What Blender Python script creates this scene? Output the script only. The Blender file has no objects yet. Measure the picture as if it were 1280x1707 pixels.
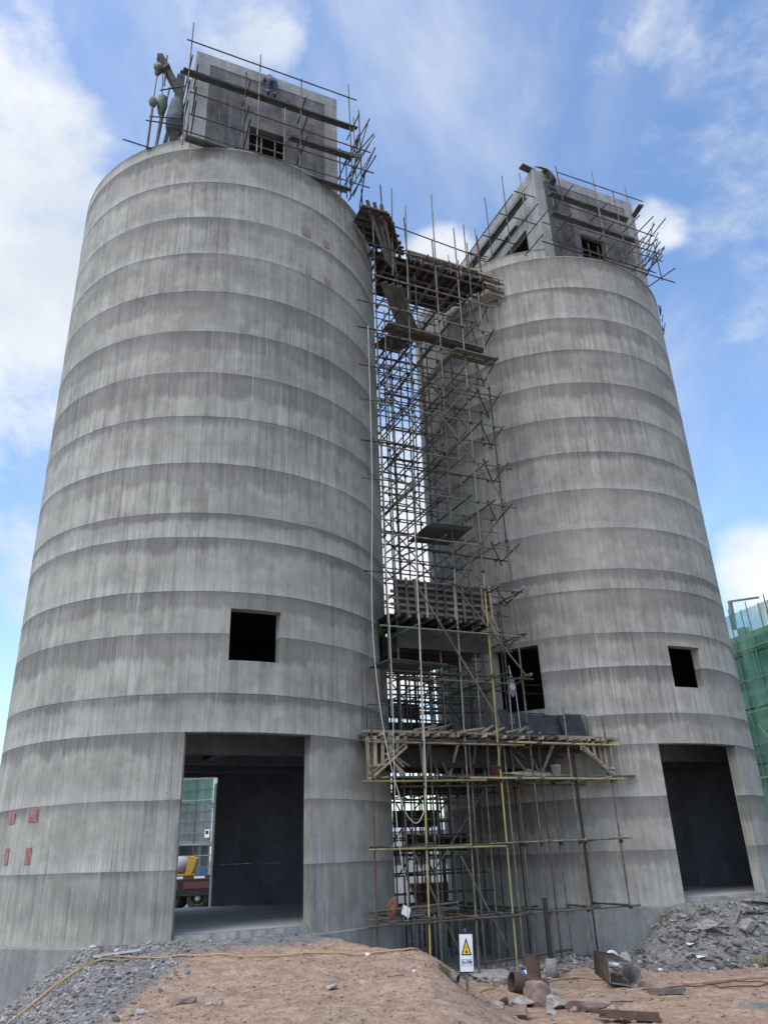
import bpy, bmesh, math, random
from math import radians as R_, sin, cos, pi, sqrt, atan2, hypot
from mathutils import Vector, Matrix, noise as mnoise
random.seed(7)
scene = bpy.context.scene
C = scene.collection

# ------------------------------------------------------------------ camera
CAM_Z = 1.633
PITCH, ROLL = R_(23.7548), R_(-2.1608)
cam_d = bpy.data.cameras.new('camera'); cam = bpy.data.objects.new('camera', cam_d); C.objects.link(cam)
fw = Vector((0, cos(PITCH), sin(PITCH))); rt = Vector((1, 0, 0)); up = rt.cross(fw)
rt2 = rt * cos(ROLL) + up * sin(ROLL); up2 = -rt * sin(ROLL) + up * cos(ROLL)
mw = Matrix((rt2, up2, -fw)).transposed().to_4x4(); mw.translation = (0, 0, CAM_Z)
cam.matrix_world = mw
cam_d.sensor_fit = 'VERTICAL'; cam_d.sensor_height = 36.0; cam_d.lens = 36.0 * 1292.1 / 1707.0
cam_d.clip_start = 0.1; cam_d.clip_end = 3000
scene.camera = cam

# ------------------------------------------------------------------ node helper
class NT:
    def __init__(s, tree): s.t = tree; s.n = tree.nodes; s.l = tree.links
    def node(s, typ, **kw):
        n = s.n.new(typ)
        for k, v in kw.items(): setattr(n, k, v)
        return n
    def put(s, sock, v):
        if v is None: return
        if isinstance(v, bpy.types.NodeSocket): s.l.new(v, sock)
        else:
            try: sock.default_value = v
            except Exception: sock.default_value = tuple(v) + (1.0,)
    def math(s, op, a, b=None, c=None, clamp=False):
        n = s.node('ShaderNodeMath', operation=op); n.use_clamp = clamp
        s.put(n.inputs[0], a); s.put(n.inputs[1], b); s.put(n.inputs[2], c); return n.outputs[0]
    def vmath(s, op, a, b=None):
        n = s.node('ShaderNodeVectorMath', operation=op); s.put(n.inputs[0], a); s.put(n.inputs[1], b)
        return n.outputs['Value'] if op in ('DOT_PRODUCT', 'LENGTH', 'DISTANCE') else n.outputs[0]
    def comb(s, x, y, z):
        n = s.node('ShaderNodeCombineXYZ'); s.put(n.inputs[0], x); s.put(n.inputs[1], y); s.put(n.inputs[2], z); return n.outputs[0]
    def sep(s, v):
        n = s.node('ShaderNodeSeparateXYZ'); s.put(n.inputs[0], v); return n.outputs
    def noise(s, vec, scale=1.0, detail=4.0, rough=0.55, dist=0.0):
        n = s.node('ShaderNodeTexNoise'); s.put(n.inputs['Vector'], vec); n.inputs['Scale'].default_value = scale
        n.inputs['Detail'].default_value = detail; n.inputs['Roughness'].default_value = rough
        n.inputs['Distortion'].default_value = dist; return n.outputs[0]
    def voro(s, vec, scale=1.0, feature='F1'):
        n = s.node('ShaderNodeTexVoronoi', feature=feature); s.put(n.inputs['Vector'], vec); n.inputs['Scale'].default_value = scale
        return n.outputs[0]
    def sm(s, x, a, b, lo=0.0, hi=1.0):
        n = s.node('ShaderNodeMapRange', interpolation_type='SMOOTHSTEP'); s.put(n.inputs[0], x)
        s.put(n.inputs[1], a); s.put(n.inputs[2], b); s.put(n.inputs[3], lo); s.put(n.inputs[4], hi); return n.outputs[0]
    def mix(s, f, a, b, blend='MIX'):
        n = s.node('ShaderNodeMix', data_type='RGBA', blend_type=blend); s.put(n.inputs[0], f); s.put(n.inputs[6], a); s.put(n.inputs[7], b); return n.outputs[2]
    def bump(s, h, strength=0.3, dist=0.02, normal=None):
        n = s.node('ShaderNodeBump'); n.inputs['Strength'].default_value = strength; n.inputs['Distance'].default_value = dist
        s.put(n.inputs['Height'], h); s.put(n.inputs['Normal'], normal); return n.outputs[0]
    def attr(s, name, out='Fac'):
        n = s.node('ShaderNodeAttribute', attribute_name=name); return n.outputs[out]

# ------------------------------------------------------------------ world / sky
SUN_AZ, SUN_EL = R_(-132), R_(56)          # azimuth measured from +Y (view direction), negative = left
world = bpy.data.worlds.new('World'); scene.world = world; world.use_nodes = True
w_ = NT(world.node_tree); w_.n.clear()
out = w_.node('ShaderNodeOutputWorld')
sky = w_.node('ShaderNodeTexSky', sky_type='NISHITA'); sky.sun_disc = False
sky.sun_elevation = SUN_EL; sky.sun_rotation = SUN_AZ; sky.air_density = 1.0; sky.dust_density = 1.2; sky.ozone_density = 1.6
geo = w_.node('ShaderNodeNewGeometry')
tc = w_.node('ShaderNodeTexCoord')
D = w_.vmath('NORMALIZE', tc.outputs['Generated'])
dx, dy, dz = w_.sep(D)
warp = w_.noise(D, 2.2, 3.0, 0.5)
P3 = w_.vmath('ADD', D, w_.comb(w_.math('MULTIPLY', warp, 0.16), w_.math('MULTIPLY', warp, -0.12), w_.math('MULTIPLY', warp, 0.1)))
c1 = w_.noise(w_.vmath('MULTIPLY', P3, (1.0, 1.0, 1.3)), 4.6, 8.0, 0.62, 0.1)
def blob(az, el, r0, r1, amp):
    v = Vector((sin(R_(az)) * cos(R_(el)), cos(R_(az)) * cos(R_(el)), sin(R_(el))))
    d = w_.vmath('DOT_PRODUCT', D, tuple(v))
    return w_.sm(d, cos(R_(r1)), cos(R_(r0)), 0.0, amp)
bias = None
for b in [(-30, 41, 1, 12, 0.17), (-29, 34, 1, 12, 0.12), (-35, 46, 2, 8, 0.12), (-23, 46, 1, 6, 0.10), (-16, 55.5, 1, 6, 0.13), (-9, 55.5, 0.5, 4, 0.10), (-24, 52, 1, 5, -0.12), (-27, 24, 2, 13, 0.09),
          (32, 51, 1, 5, 0.04), (29, 45, 1, 6, -0.10), (5.8, 41.3, 0.3, 3.4, 0.24), (25.0, 40.5, 0.3, 2.6, 0.24), (27.0, 16.5, 0.5, 4.2, 0.28), (1.5, 26, 2, 8, 0.22), (0.5, 15, 2, 9, 0.22), (9, 52, 3, 12, -0.10), (0, 49, 2, 8, -0.05), (22, 33, 3, 8, -0.10), (16, 46, 2, 7, -0.06)]:
    x = blob(*b); bias = x if bias is None else w_.math('ADD', bias, x)
cl = w_.math('ADD', c1, bias)
mask = w_.sm(cl, 0.47, 0.80)
wisp = w_.sm(w_.noise(w_.vmath('MULTIPLY', P3, (2.4, 1.2, 1.0)), 2.0, 6.0, 0.58, 0.5), 0.36, 0.80, 0.0, 0.48)
mask = w_.math('MAXIMUM', mask, wisp)
shade = w_.sm(w_.noise(w_.vmath('ADD', P3, (3.1, 1.7, 0.4)), 5.0, 6.0, 0.55), 0.3, 0.72)
ccol = w_.mix(shade, (0.66, 0.73, 0.82, 1), (1.0, 1.0, 1.0, 1))
SKY_STR, CLOUD_STR = 0.145, 0.55
bs = w_.node('ShaderNodeBackground'); bs.inputs[1].default_value = SKY_STR
sat = w_.node('ShaderNodeHueSaturation'); sat.inputs['Saturation'].default_value = 1.08; sat.inputs['Value'].default_value = 1.0
w_.l.new(sky.outputs[0], sat.inputs['Color']); w_.l.new(sat.outputs[0], bs.inputs[0])
bc = w_.node('ShaderNodeBackground'); w_.l.new(ccol, bc.inputs[0]); bc.inputs[1].default_value = CLOUD_STR
mx = w_.node('ShaderNodeMixShader'); w_.l.new(mask, mx.inputs[0]); w_.l.new(bs.outputs[0], mx.inputs[1]); w_.l.new(bc.outputs[0], mx.inputs[2])
w_.l.new(mx.outputs[0], out.inputs[0])

# ------------------------------------------------------------------ sun (soft, through cloud) and exposure
sd = bpy.data.lights.new('sun', 'SUN'); sd.energy = 1.0; sd.angle = R_(50); sd.color = (1.0, 0.97, 0.92)
so = bpy.data.objects.new('sun', sd); C.objects.link(so)
sv = Vector((sin(SUN_AZ) * cos(SUN_EL), cos(SUN_AZ) * cos(SUN_EL), sin(SUN_EL)))
so.rotation_euler = sv.to_track_quat('Z', 'Y').to_euler(); so.location = sv * 60
vs = scene.view_settings; vs.view_transform = 'Standard'; vs.look = 'None'; vs.exposure = 1.0; vs.gamma = 1.0; vs.use_curve_mapping = False
scene.cycles.max_bounces = 5; scene.cycles.diffuse_bounces = 3; scene.cycles.glossy_bounces = 2; scene.cycles.use_adaptive_sampling = True; scene.cycles.adaptive_threshold = 0.02; scene.cycles.transparent_max_bounces = 12
scene.cycles.use_denoising = True

# ------------------------------------------------------------------ general helpers
MATS = {}
def mat(name, fn, rough=0.85, metal=0.0, spec=0.3):
    m = bpy.data.materials.new(name); m.use_nodes = True; n = NT(m.node_tree)
    bsdf = m.node_tree.nodes['Principled BSDF']; bsdf.inputs['Roughness'].default_value = rough
    bsdf.inputs['Metallic'].default_value = metal; bsdf.inputs['Specular IOR Level'].default_value = spec
    r = fn(n)
    if isinstance(r, dict):
        for k, v in r.items(): n.put(bsdf.inputs[k], v)
    else: n.put(bsdf.inputs['Base Color'], r)
    MATS[name] = m; return m
def objc(n): return n.node('ShaderNodeTexCoord').outputs['Object']
def worldpos(n): return n.node('ShaderNodeNewGeometry').outputs['Position']
def rgb(r, g, b): return (r, g, b, 1.0)
def worn(name, a, b, scale=3.0, rough=0.8, metal=0.0, bump=0.15, rand=0.25, spec=0.3, stretch=(1, 1, 1), island=False):
    """two-tone weathered surface, position noise plus a per-object brightness change"""
    def fn(n):
        p = n.vmath('MULTIPLY', worldpos(n), stretch)
        x = n.noise(p, scale, 6, 0.6); y = n.noise(p, scale * 9, 3, 0.6)
        col = n.mix(n.sm(n.math('ADD', n.math('MULTIPLY', x, 0.75), n.math('MULTIPLY', y, 0.25)), 0.38, 0.62), rgb(*a), rgb(*b))
        oi = n.node('ShaderNodeNewGeometry').outputs['Random Per Island'] if island else n.node('ShaderNodeObjectInfo').outputs['Random']
        k = n.sm(oi, 0.0, 1.0, 1.0 - rand, 1.0 + rand)
        col = n.mix(1.0, col, n.comb(k, k, k), 'MULTIPLY')
        return {'Base Color': col, 'Normal': n.bump(y, bump, 0.01)}
    return mat(name, fn, rough, metal, spec)

def link(o, parent=None):
    C.objects.link(o)
    if parent is not None: o.parent = parent
    return o
def mesh_from(name, verts, faces, m=None, smooth=False, uv=None):
    me = bpy.data.meshes.new(name); me.from_pydata([tuple(v) for v in verts], [], faces)
    if m is not None: me.materials.append(m if not isinstance(m, str) else MATS[m])
    if smooth: me.polygons.foreach_set('use_smooth', [True] * len(me.polygons))
    me.update(); return me
def mobj(name, verts, faces, m, parent=None, smooth=False):
    return link(bpy.data.objects.new(name, mesh_from(name, verts, faces, m, smooth)), parent)
def thing(name, label, cat, loc=(0, 0, 0), rz=0.0, group=None, parent=None):
    o = bpy.data.objects.new(name, None); link(o); o.empty_display_size = 0.2
    o.location = loc; o.rotation_euler = (0, 0, rz); tag(o, label, cat, group); return o
def tag(o, label=None, cat=None, group=None, kind=None):
    if label: o['label'] = label
    if cat: o['category'] = cat
    if group: o['group'] = group
    if kind: o['kind'] = kind
    return o
class MB:
    """collects shapes into one mesh"""
    def __init__(s): s.v = []; s.f = []
    def add(s, vs, fs):
        k = len(s.v); s.v += [tuple(v) for v in vs]; s.f += [tuple(i + k for i in f) for f in fs]; return s
    def box(s, x0, x1, y0, y1, z0, z1, M=None):
        vs = [Vector((x, y, z)) for z in (z0, z1) for y in (y0, y1) for x in (x0, x1)]
        if M is not None: vs = [M @ v for v in vs]
        return s.add(vs, [(0, 2, 3, 1), (4, 5, 7, 6), (0, 1, 5, 4), (1, 3, 7, 5), (3, 2, 6, 7), (2, 0, 4, 6)])
    def prism(s, pts, axis_vec):
        n = len(pts); a = Vector(axis_vec); vs = [Vector(p) for p in pts] + [Vector(p) + a for p in pts]
        return s.add(vs, [tuple(range(n - 1, -1, -1)), tuple(range(n, 2 * n))] + [(i, (i + 1) % n, n + (i + 1) % n, n + i) for i in range(n)])
    def tube(s, pts, r, seg=8, cap=True):
        pts = [Vector(p) for p in pts]; rs = r if isinstance(r, (list, tuple)) else [r] * len(pts)
        base = len(s.v); prev = None
        for i, p in enumerate(pts):
            d = (pts[min(i + 1, len(pts) - 1)] - pts[max(i - 1, 0)]).normalized()
            if prev is None: x = d.orthogonal().normalized()
            else:
                x = prev - d * prev.dot(d)
                x = x.normalized() if x.length > 1e-6 else d.orthogonal().normalized()
            y = d.cross(x); prev = x
            for k in range(seg):
                a = 2 * pi * k / seg; q = p + (x * cos(a) + y * sin(a)) * rs[i]; s.v.append(tuple(q))
        for i in range(len(pts) - 1):
            for k in range(seg):
                a = base + i * seg + k; b = base + i * seg + (k + 1) % seg; s.f.append((a, b, b + seg, a + seg))
        if cap:
            s.f.append(tuple(base + k for k in range(seg - 1, -1, -1))); e = base + (len(pts) - 1) * seg; s.f.append(tuple(e + k for k in range(seg)))
        return s
    def lathe(s, prof, seg=16, M=None, caps=True):
        base = len(s.v)
        for r, z in prof:
            for k in range(seg):
                a = 2 * pi * k / seg; q = Vector((r * cos(a), r * sin(a), z)); s.v.append(tuple(M @ q if M is not None else q))
        for i in range(len(prof) - 1):
            for k in range(seg):
                a = base + i * seg + k; b = base + i * seg + (k + 1) % seg; s.f.append((a, b, b + seg, a + seg))
        if caps:
            s.f.append(tuple(base + k for k in range(seg - 1, -1, -1))); e = base + (len(prof) - 1) * seg; s.f.append(tuple(e + k for k in range(seg)))
        return s
    def build(s, name, m, parent=None, smooth=False, loc=None):
        o = mobj(name, s.v, s.f, m, parent, smooth)
        if loc: o.location = loc
        return o
_shared = {}
def shared(kind, m):
    k = (kind, m)
    if k not in _shared:
        b = MB()
        if kind == 'pole': b.lathe([(1, 0), (1, 1)], 8)
        elif kind == 'box': b.box(-.5, .5, -.5, .5, -.5, .5)
        _shared[k] = mesh_from(kind + '_mesh', b.v, b.f, m, kind == 'pole')
        if kind == 'pole':
            for p in _shared[k].polygons:
                if len(p.vertices) > 4: p.use_smooth = False
    return _shared[k]
def pole(name, p0, p1, r, m, parent):
    p0, p1 = Vector(p0), Vector(p1); d = p1 - p0
    o = link(bpy.data.objects.new(name, shared('pole', m)), parent)
    q = d.to_track_quat('Z', 'Y').to_matrix().to_4x4()
    o.matrix_basis = Matrix.Translation(p0) @ q @ Matrix.Diagonal((r, r, d.length, 1)); return o
def bar(name, p0, p1, wd, th, m, parent, upv=(0, 0, 1)):
    """rectangular timber from p0 to p1, wd sideways, th along upv"""
    p0, p1 = Vector(p0), Vector(p1); d = (p1 - p0); L = d.length; x = d.normalized(); u = Vector(upv)
    if abs(x.dot(u)) > 0.98: u = Vector((0, 1, 0))
    y = u.cross(x).normalized(); z = x.cross(y)
    Mx = Matrix((x, y, z)).transposed().to_4x4(); Mx.translation = (p0 + p1) / 2
    o = link(bpy.data.objects.new(name, shared('box', m)), parent)
    o.matrix_basis = Mx @ Matrix.Diagonal((L, wd, th, 1)); return o
J = lambda a: random.uniform(-a, a)

# ------------------------------------------------------------------ the site: silo positions, ground shape
CL, CR, RS = Vector((-5.696, 24.468)), Vector((7.377, 30.377)), 5.6
TH = atan2(CR.y - CL.y, CR.x - CL.x); MID = (CL + CR) / 2
U2, W2 = Vector((cos(TH), sin(TH))), Vector((-sin(TH), cos(TH)))
def site(u, w, z): q = MID + U2 * u + W2 * w; return Vector((q.x, q.y, z))
def local_of(c, a, b, z): q = c + U2 * a + W2 * b; return Vector((q.x, q.y, z))
def sstep(a, b, x):
    t = min(1, max(0, (x - a) / (b - a))); return t * t * (3 - 2 * t)
def ramp_masks(x, y):
    xe = 0.45 - 0.02 * (y - 12) - max(0, y - 16.6) * 0.75
    xl = -3.55 - (y - 11) * 0.36
    wob = 0.25 * mnoise.noise((x * 0.5, y * 0.5, 3.0))
    return sstep(0, 2.0, x - xe + wob), sstep(0, 2.5, xl - x + wob)
def ground_h(x, y, fine=True):
    fr, fl = ramp_masks(x, y)
    base = -1.25
    if y < 15: base += sstep(15, 2, y) * 1.2
    if y > 27: base += sstep(27, 33, y) * 0.8
    if x > 9: base += sstep(9, 17, x) * 0.5
    zt = -0.01 - 0.032 * max(0, 19 - y)
    if y < 22: zt += 0.075 * sstep(1.6, 0.15, hypot(x - CL.x, y - CL.y) - 5.7)
    if y > 22: zt = base
    h = base + (zt - base) * (1 - fr) * (1 - fl)
    if y > 22: h = base
    # heap of rubble below the right-hand door
    dx_, dy_ = x - CR.x, y - CR.y; r = hypot(dx_, dy_); a = math.degrees(atan2(dy_, dx_)) - math.degrees(TH)
    if -165 < a < 0:
        top = 0.12 - 1.45 * sstep(-107, -131, a)
        hp = top - 0.56 * max(0, r - 5.7) ** 1.12
        hp += 0.10 * mnoise.noise((x * 0.9, y * 0.9, 9.0))
        if hp > h: h = hp
        elif h - hp < 0.3: h += 0.05 * (1 - (h - hp) / 0.3)
    # loose spoil around the scaffold feet
    d = hypot(x - 4.4, (y - 23.6) * 1.2); h += 0.16 * math.exp(-(d / 1.7) ** 2)
    if fine:
        h += 0.045 * mnoise.noise((x * 0.7, y * 0.7, 0)) + 0.035 * mnoise.noise((x * 1.9, y * 1.9, 5))
        if 8 < y < 27 and -10 < x < 16: h += 0.045 * (0.5 - abs(mnoise.noise((x * 2.7, y * 2.7, 2)))) + 0.030 * (0.4 - abs(mnoise.noise((x * 6.5, y * 6.5, 7)))) + 0.018 * mnoise.noise((x * 12, y * 12, 1)) * (0.4 + max(0, mnoise.noise((x * .8, y * .8, 4)) + .5)) - 0.03
    return h

# ------------------------------------------------------------------ materials
def silo_concrete(n):
    uv = n.node('ShaderNodeUVMap').outputs[0]; U, V, _ = n.sep(uv)
    lift = n.attr('lift'); hgt = n.attr('lift_height')
    pos = worldpos(n); oz = n.sep(objc(n))[2]
    def rnd(k): return n.math('FRACT', n.math('MULTIPLY', n.math('SINE', n.math('MULTIPLY', lift, k)), 43.758))
    r1, r2, r3 = rnd(12.9898), rnd(78.233), rnd(39.425)
    def strk(fu, fz, kl, off, det=4, ro=0.6):
        return n.noise(n.comb(n.math('MULTIPLY', U, fu), n.math('MULTIPLY', oz, fz), n.math('ADD', n.math('MULTIPLY', lift, kl), off)), 1.0, det, ro)
    M = lambda a, b: n.math('MULTIPLY', a, b)
    A = lambda a, b: n.math('ADD', a, b)
    st1 = strk(6.0, 0.22, 0.25, 0.0, 5, 0.64)          # streaks left by form stripping
    st2 = strk(25.0, 0.8, 1.7, 2.0)                   # thin drips
    st3 = strk(13.0, 0.22, 0.0, 11.0)                 # lime runs
    patchy = n.noise(pos, 0.33, 4, 0.6)               # where runs gather
    blot = n.noise(pos, 0.75, 7, 0.66); blot2 = n.noise(pos, 2.6, 6, 0.65); fine = n.noise(pos, 16.0, 5, 0.65)
    edge = n.noise(n.comb(M(U, 0.8), M(lift, 7.3), 0.0), 1.0, 6, 0.68)
    drop = n.noise(n.comb(M(U, 6.0), M(lift, 5.1), 3.0), 1.0, 4, 0.65)
    base = n.mix(n.sm(A(M(blot, 0.65), M(blot2, 0.35)), 0.36, 0.64), rgb(0.258, 0.248, 0.214), rgb(0.378, 0.364, 0.314))
    # damp upper part of a lift with a ragged border, strong on some lifts and nearly absent on others
    vv = A(V, A(M(n.math('SUBTRACT', edge, 0.5), 0.9), M(n.math('SUBTRACT', drop, 0.5), 0.40)))
    thr = A(0.36, M(r1, 0.50))
    damp = M(n.sm(vv, n.math('SUBTRACT', thr, 0.07), A(thr, 0.09)), n.sm(A(M(r2, 0.6), M(patchy, 0.8)), 0.2, 0.9, 0.16, 0.72))
    damp = M(damp, n.sm(n.noise(n.comb(M(U, 0.22), M(lift, 2.3), 1.0), 1.0, 5, 0.65), 0.34, 0.60, 0.3, 1.15))
    base = n.mix(damp, base, rgb(0.166, 0.161, 0.14))
    # narrow dark zone straight under the joint above
    jd = M(n.math('SUBTRACT', 1.0, V), hgt)
    jn = A(jd, A(M(n.math('SUBTRACT', edge, 0.5), -0.35), M(n.math('SUBTRACT', drop, 0.5), -0.22)))
    under = n.sm(jn, A(0.20, M(r3, 0.30)), -0.02)
    amt = n.sm(n.noise(n.comb(M(U, 0.28), M(lift, 3.3), 7.0), 1.0, 4, 0.6), 0.34, 0.64, 0.25, 0.8)
    base = n.mix(M(under, amt), base, rgb(0.125, 0.125, 0.118))
    # paler grout skin at the foot of some lifts
    foot = M(n.sm(A(M(V, hgt), M(n.math('SUBTRACT', drop, 0.5), 0.5)), 0.34, 0.05), n.sm(r1, 0.3, 0.8, 0.0, 0.4))
    base = n.mix(foot, base, rgb(0.43, 0.425, 0.40))
    gather = n.sm(patchy, 0.38, 0.62)
    k = A(1.0, M(A(n.sm(st1, 0.3, 0.7, -0.20, 0.16), n.sm(st2, 0.32, 0.68, -0.16, 0.15)), A(0.5, M(gather, 0.65))))
    base = n.mix(1.0, base, n.comb(k, k, k), 'MULTIPLY')
    dark = M(M(n.sm(st2, 0.57, 0.66), n.sm(V, 0.0, 0.5)), M(n.sm(st1, 0.36, 0.54), A(0.25, M(gather, 0.75))))
    base = n.mix(M(dark, 0.65), base, rgb(0.105, 0.105, 0.105))
    lime = M(n.sm(st3, 0.59, 0.70), n.sm(blot, 0.38, 0.56))
    base = n.mix(M(lime, 0.45), base, rgb(0.50, 0.495, 0.47))
    # joint line, broken along its length, with grout blobs
    jl = M(n.sm(A(jd, M(n.math('SUBTRACT', fine, 0.5), 0.05)), 0.03, 0.004), n.sm(drop, 0.45, 0.62, 0.05, 0.8))
    base = n.mix(M(jl, 0.5), base, rgb(0.08, 0.08, 0.08))
    sx = n.math('FRACT', n.math('DIVIDE', A(U, 50.0), 2.4))
    seam = n.sm(n.math('ABSOLUTE', n.math('SUBTRACT', sx, 0.5)), 0.008, 0.002)
    base = n.mix(M(seam, n.sm(patchy, 0.46, 0.6, 0.0, 0.6)), base, rgb(0.12, 0.12, 0.12))
    hole = n.sm(n.voro(n.comb(M(U, 1.15), M(oz, 1.35), lift), 1.0), 0.030, 0.018)      # form tie holes
    base = n.mix(M(hole, 0.7), base, rgb(0.06, 0.06, 0.06))
    hh = A(M(fine, 0.4), A(M(st2, 0.25), A(M(blot, 0.4), M(blot2, 0.6))))
    hh = n.math('SUBTRACT', hh, A(M(jl, 1.0), M(hole, 0.8)))
    return {'Base Color': base, 'Normal': n.bump(hh, 0.5, 0.02)}
mat('silo_concrete', silo_concrete, 0.88)
def plain_concrete(c0, c1, streak=1.0):
    def fn(n):
        p = worldpos(n)
        a = n.noise(p, 0.8, 6, 0.62); b = n.noise(p, 11, 5, 0.65)
        s = n.noise(n.vmath('MULTIPLY', p, (5, 5, 0.5)), 1.0, 5, 0.6)
        col = n.mix(n.sm(a, 0.32, 0.68), rgb(*c0), rgb(*c1))
        k = n.math('ADD', n.sm(s, 0.3, 0.7, 1 - 0.2 * streak, 1 + 0.14 * streak), n.sm(b, 0.3, 0.7, -0.08, 0.08))
        col = n.mix(1.0, col, n.comb(k, k, k), 'MULTIPLY')
        lime = n.sm(n.noise(n.vmath('MULTIPLY', p, (9, 9, 0.4)), 1.0, 4, 0.6), 0.62, 0.75)
        col = n.mix(n.math('MULTIPLY', lime, 0.35 * streak), col, rgb(0.55, 0.55, 0.54))
        return {'Base Color': col, 'Normal': n.bump(n.math('ADD', a, n.math('MULTIPLY', b, 0.4)), 0.4, 0.02)}
    return fn
mat('plinth_concrete', plain_concrete((0.20, 0.20, 0.19), (0.30, 0.295, 0.28), 0.7))
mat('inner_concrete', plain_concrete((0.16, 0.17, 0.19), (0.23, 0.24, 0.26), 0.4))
mat('floor_concrete', plain_concrete((0.42, 0.405, 0.38), (0.54, 0.52, 0.48), 0.0))
mat('column_concrete', plain_concrete((0.24, 0.238, 0.23), (0.36, 0.355, 0.34), 0.8))
mat('render_mortar', plain_concrete((0.095, 0.095, 0.095), (0.22, 0.217, 0.21), 1.0))
mat('mortar_dark', plain_concrete((0.06, 0.06, 0.06), (0.13, 0.128, 0.122), 1.6))
worn('paint_red', (0.31, 0.075, 0.085), (0.34, 0.23, 0.215), 13, 0.85, 0, 0.1, 0.1, 0.3, (1.6, 1.6, .35))
worn('tube_grey', (0.21, 0.195, 0.165), (0.115, 0.095, 0.075), 4, 0.6, 0.35, 0.1, 0.3)
worn('tube_dark', (0.105, 0.095, 0.075), (0.06, 0.046, 0.036), 4, 0.65, 0.25, 0.1, 0.35)
worn('tube_yellow', (0.36, 0.30, 0.10), (0.26, 0.23, 0.14), 3, 0.6, 0.05, 0.1, 0.25)
worn('tube_rust', (0.20, 0.10, 0.065), (0.12, 0.07, 0.05), 4, 0.85, 0.1, 0.15, 0.25)
worn('tube_green', (0.12, 0.19, 0.13), (0.14, 0.14, 0.11), 3, 0.6, 0.1, 0.1, 0.25)
worn('coupler_iron', (0.10, 0.08, 0.065), (0.05, 0.045, 0.04), 8, 0.7, 0.3)
worn('timber_pale', (0.40, 0.34, 0.245), (0.24, 0.20, 0.145), 3, 0.85, 0, 0.25, 0.3, 0.2, (1, 1, 1))
worn('timber_grey', (0.15, 0.135, 0.115), (0.085, 0.075, 0.065), 3, 0.88, 0, 0.25, 0.3)
worn('plank_grey', (0.135, 0.135, 0.13), (0.085, 0.085, 0.083), 2.5, 0.85, 0, 0.2, 0.25)
worn('ply_dark', (0.06, 0.052, 0.046), (0.036, 0.033, 0.031), 2, 0.8, 0, 0.1, 0.2, 0.15)
worn('ply_black', (0.016, 0.016, 0.018), (0.04, 0.038, 0.04), 2, 0.55, 0, 0.1, 0.1, 0.3)
worn('ply_green', (0.05, 0.085, 0.062), (0.09, 0.10, 0.085), 2, 0.6, 0, 0.1, 0.15)
worn('rope_white', (0.46, 0.455, 0.44), (0.36, 0.355, 0.34), 20, 0.9)
worn('hose_orange', (0.48, 0.30, 0.14), (0.38, 0.26, 0.15), 2, 0.55, 0, 0.05, 0.1)
worn('rust_pipe', (0.145, 0.085, 0.06), (0.085, 0.065, 0.055), 5, 0.85, 0.1, 0.3, 0.1)
worn('steel_grey', (0.25, 0.25, 0.245), (0.14, 0.125, 0.115), 5, 0.65, 0.15, 0.1, 0.1)
worn('rock_grey', (0.28, 0.265, 0.245), (0.18, 0.168, 0.155), 6, 0.92, 0, 0.4, 0.45, island=True)
worn('rock_pink', (0.33, 0.235, 0.19), (0.24, 0.185, 0.16), 5, 0.92, 0, 0.4, 0.15)
worn('rubble_white', (0.58, 0.57, 0.55), (0.42, 0.41, 0.40), 6, 0.9, 0, 0.3, 0.2)
worn('grass_dry', (0.30, 0.25, 0.14), (0.17, 0.17, 0.09), 5, 0.9)
worn('black_paint', (0.02, 0.02, 0.022), (0.035, 0.033, 0.033), 4, 0.5)
worn('truck_dark', (0.014, 0.015, 0.018), (0.03, 0.028, 0.028), 3, 0.5, 0, 0.05, 0.05)
worn('truck_red', (0.15, 0.042, 0.038), (0.09, 0.04, 0.035), 3, 0.5, 0, 0.05, 0.05)
worn('machine_yellow', (0.55, 0.30, 0.03), (0.44, 0.26, 0.06), 3, 0.5, 0, 0.05, 0.05)
worn('white_paint', (0.76, 0.77, 0.78), (0.68, 0.69, 0.70), 5, 0.55, 0, 0.03, 0.05)
worn('tyre_rubber', (0.025, 0.024, 0.023), (0.06, 0.052, 0.046), 8, 0.9, 0, 0.2, 0.05)
worn('wheel_hub', (0.10, 0.09, 0.08), (0.06, 0.05, 0.045), 8, 0.7)
worn('sign_yellow', (0.80, 0.62, 0.04), (0.74, 0.58, 0.06), 3, 0.5, 0, 0.02, 0.0)
worn('blue_paint', (0.04, 0.14, 0.42), (0.10, 0.2, 0.42), 5, 0.5)
worn('red_plastic', (0.20, 0.045, 0.04), (0.14, 0.05, 0.042), 6, 0.6)
worn('orange_sack', (0.26, 0.11, 0.075), (0.17, 0.08, 0.065), 7, 0.85)
worn('cloth_blue', (0.10, 0.16, 0.24), (0.07, 0.11, 0.17), 8, 0.95)
worn('cloth_grey', (0.17, 0.17, 0.165), (0.11, 0.11, 0.11), 8, 0.95)
worn('cloth_dark', (0.035, 0.036, 0.045), (0.06, 0.055, 0.06), 8, 0.95)
worn('skin', (0.34, 0.19, 0.13), (0.30, 0.17, 0.12), 8, 0.7)
worn('helmet_yellow', (0.72, 0.45, 0.03), (0.66, 0.42, 0.04), 5, 0.4)
worn('wire_dark', (0.055, 0.065, 0.06), (0.04, 0.045, 0.045), 8, 0.6, 0.3)
worn('far_white', (0.48, 0.48, 0.48), (0.36, 0.36, 0.36), 0.4, 0.9)
worn('far_concrete', (0.36, 0.36, 0.37), (0.27, 0.27, 0.28), 0.6, 0.9)
worn('brick_far', (0.30, 0.20, 0.16), (0.24, 0.18, 0.15), 1.2, 0.9)
worn('tarp_bluegrey', (0.16, 0.19, 0.21), (0.11, 0.13, 0.14), 4, 0.8)
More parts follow.
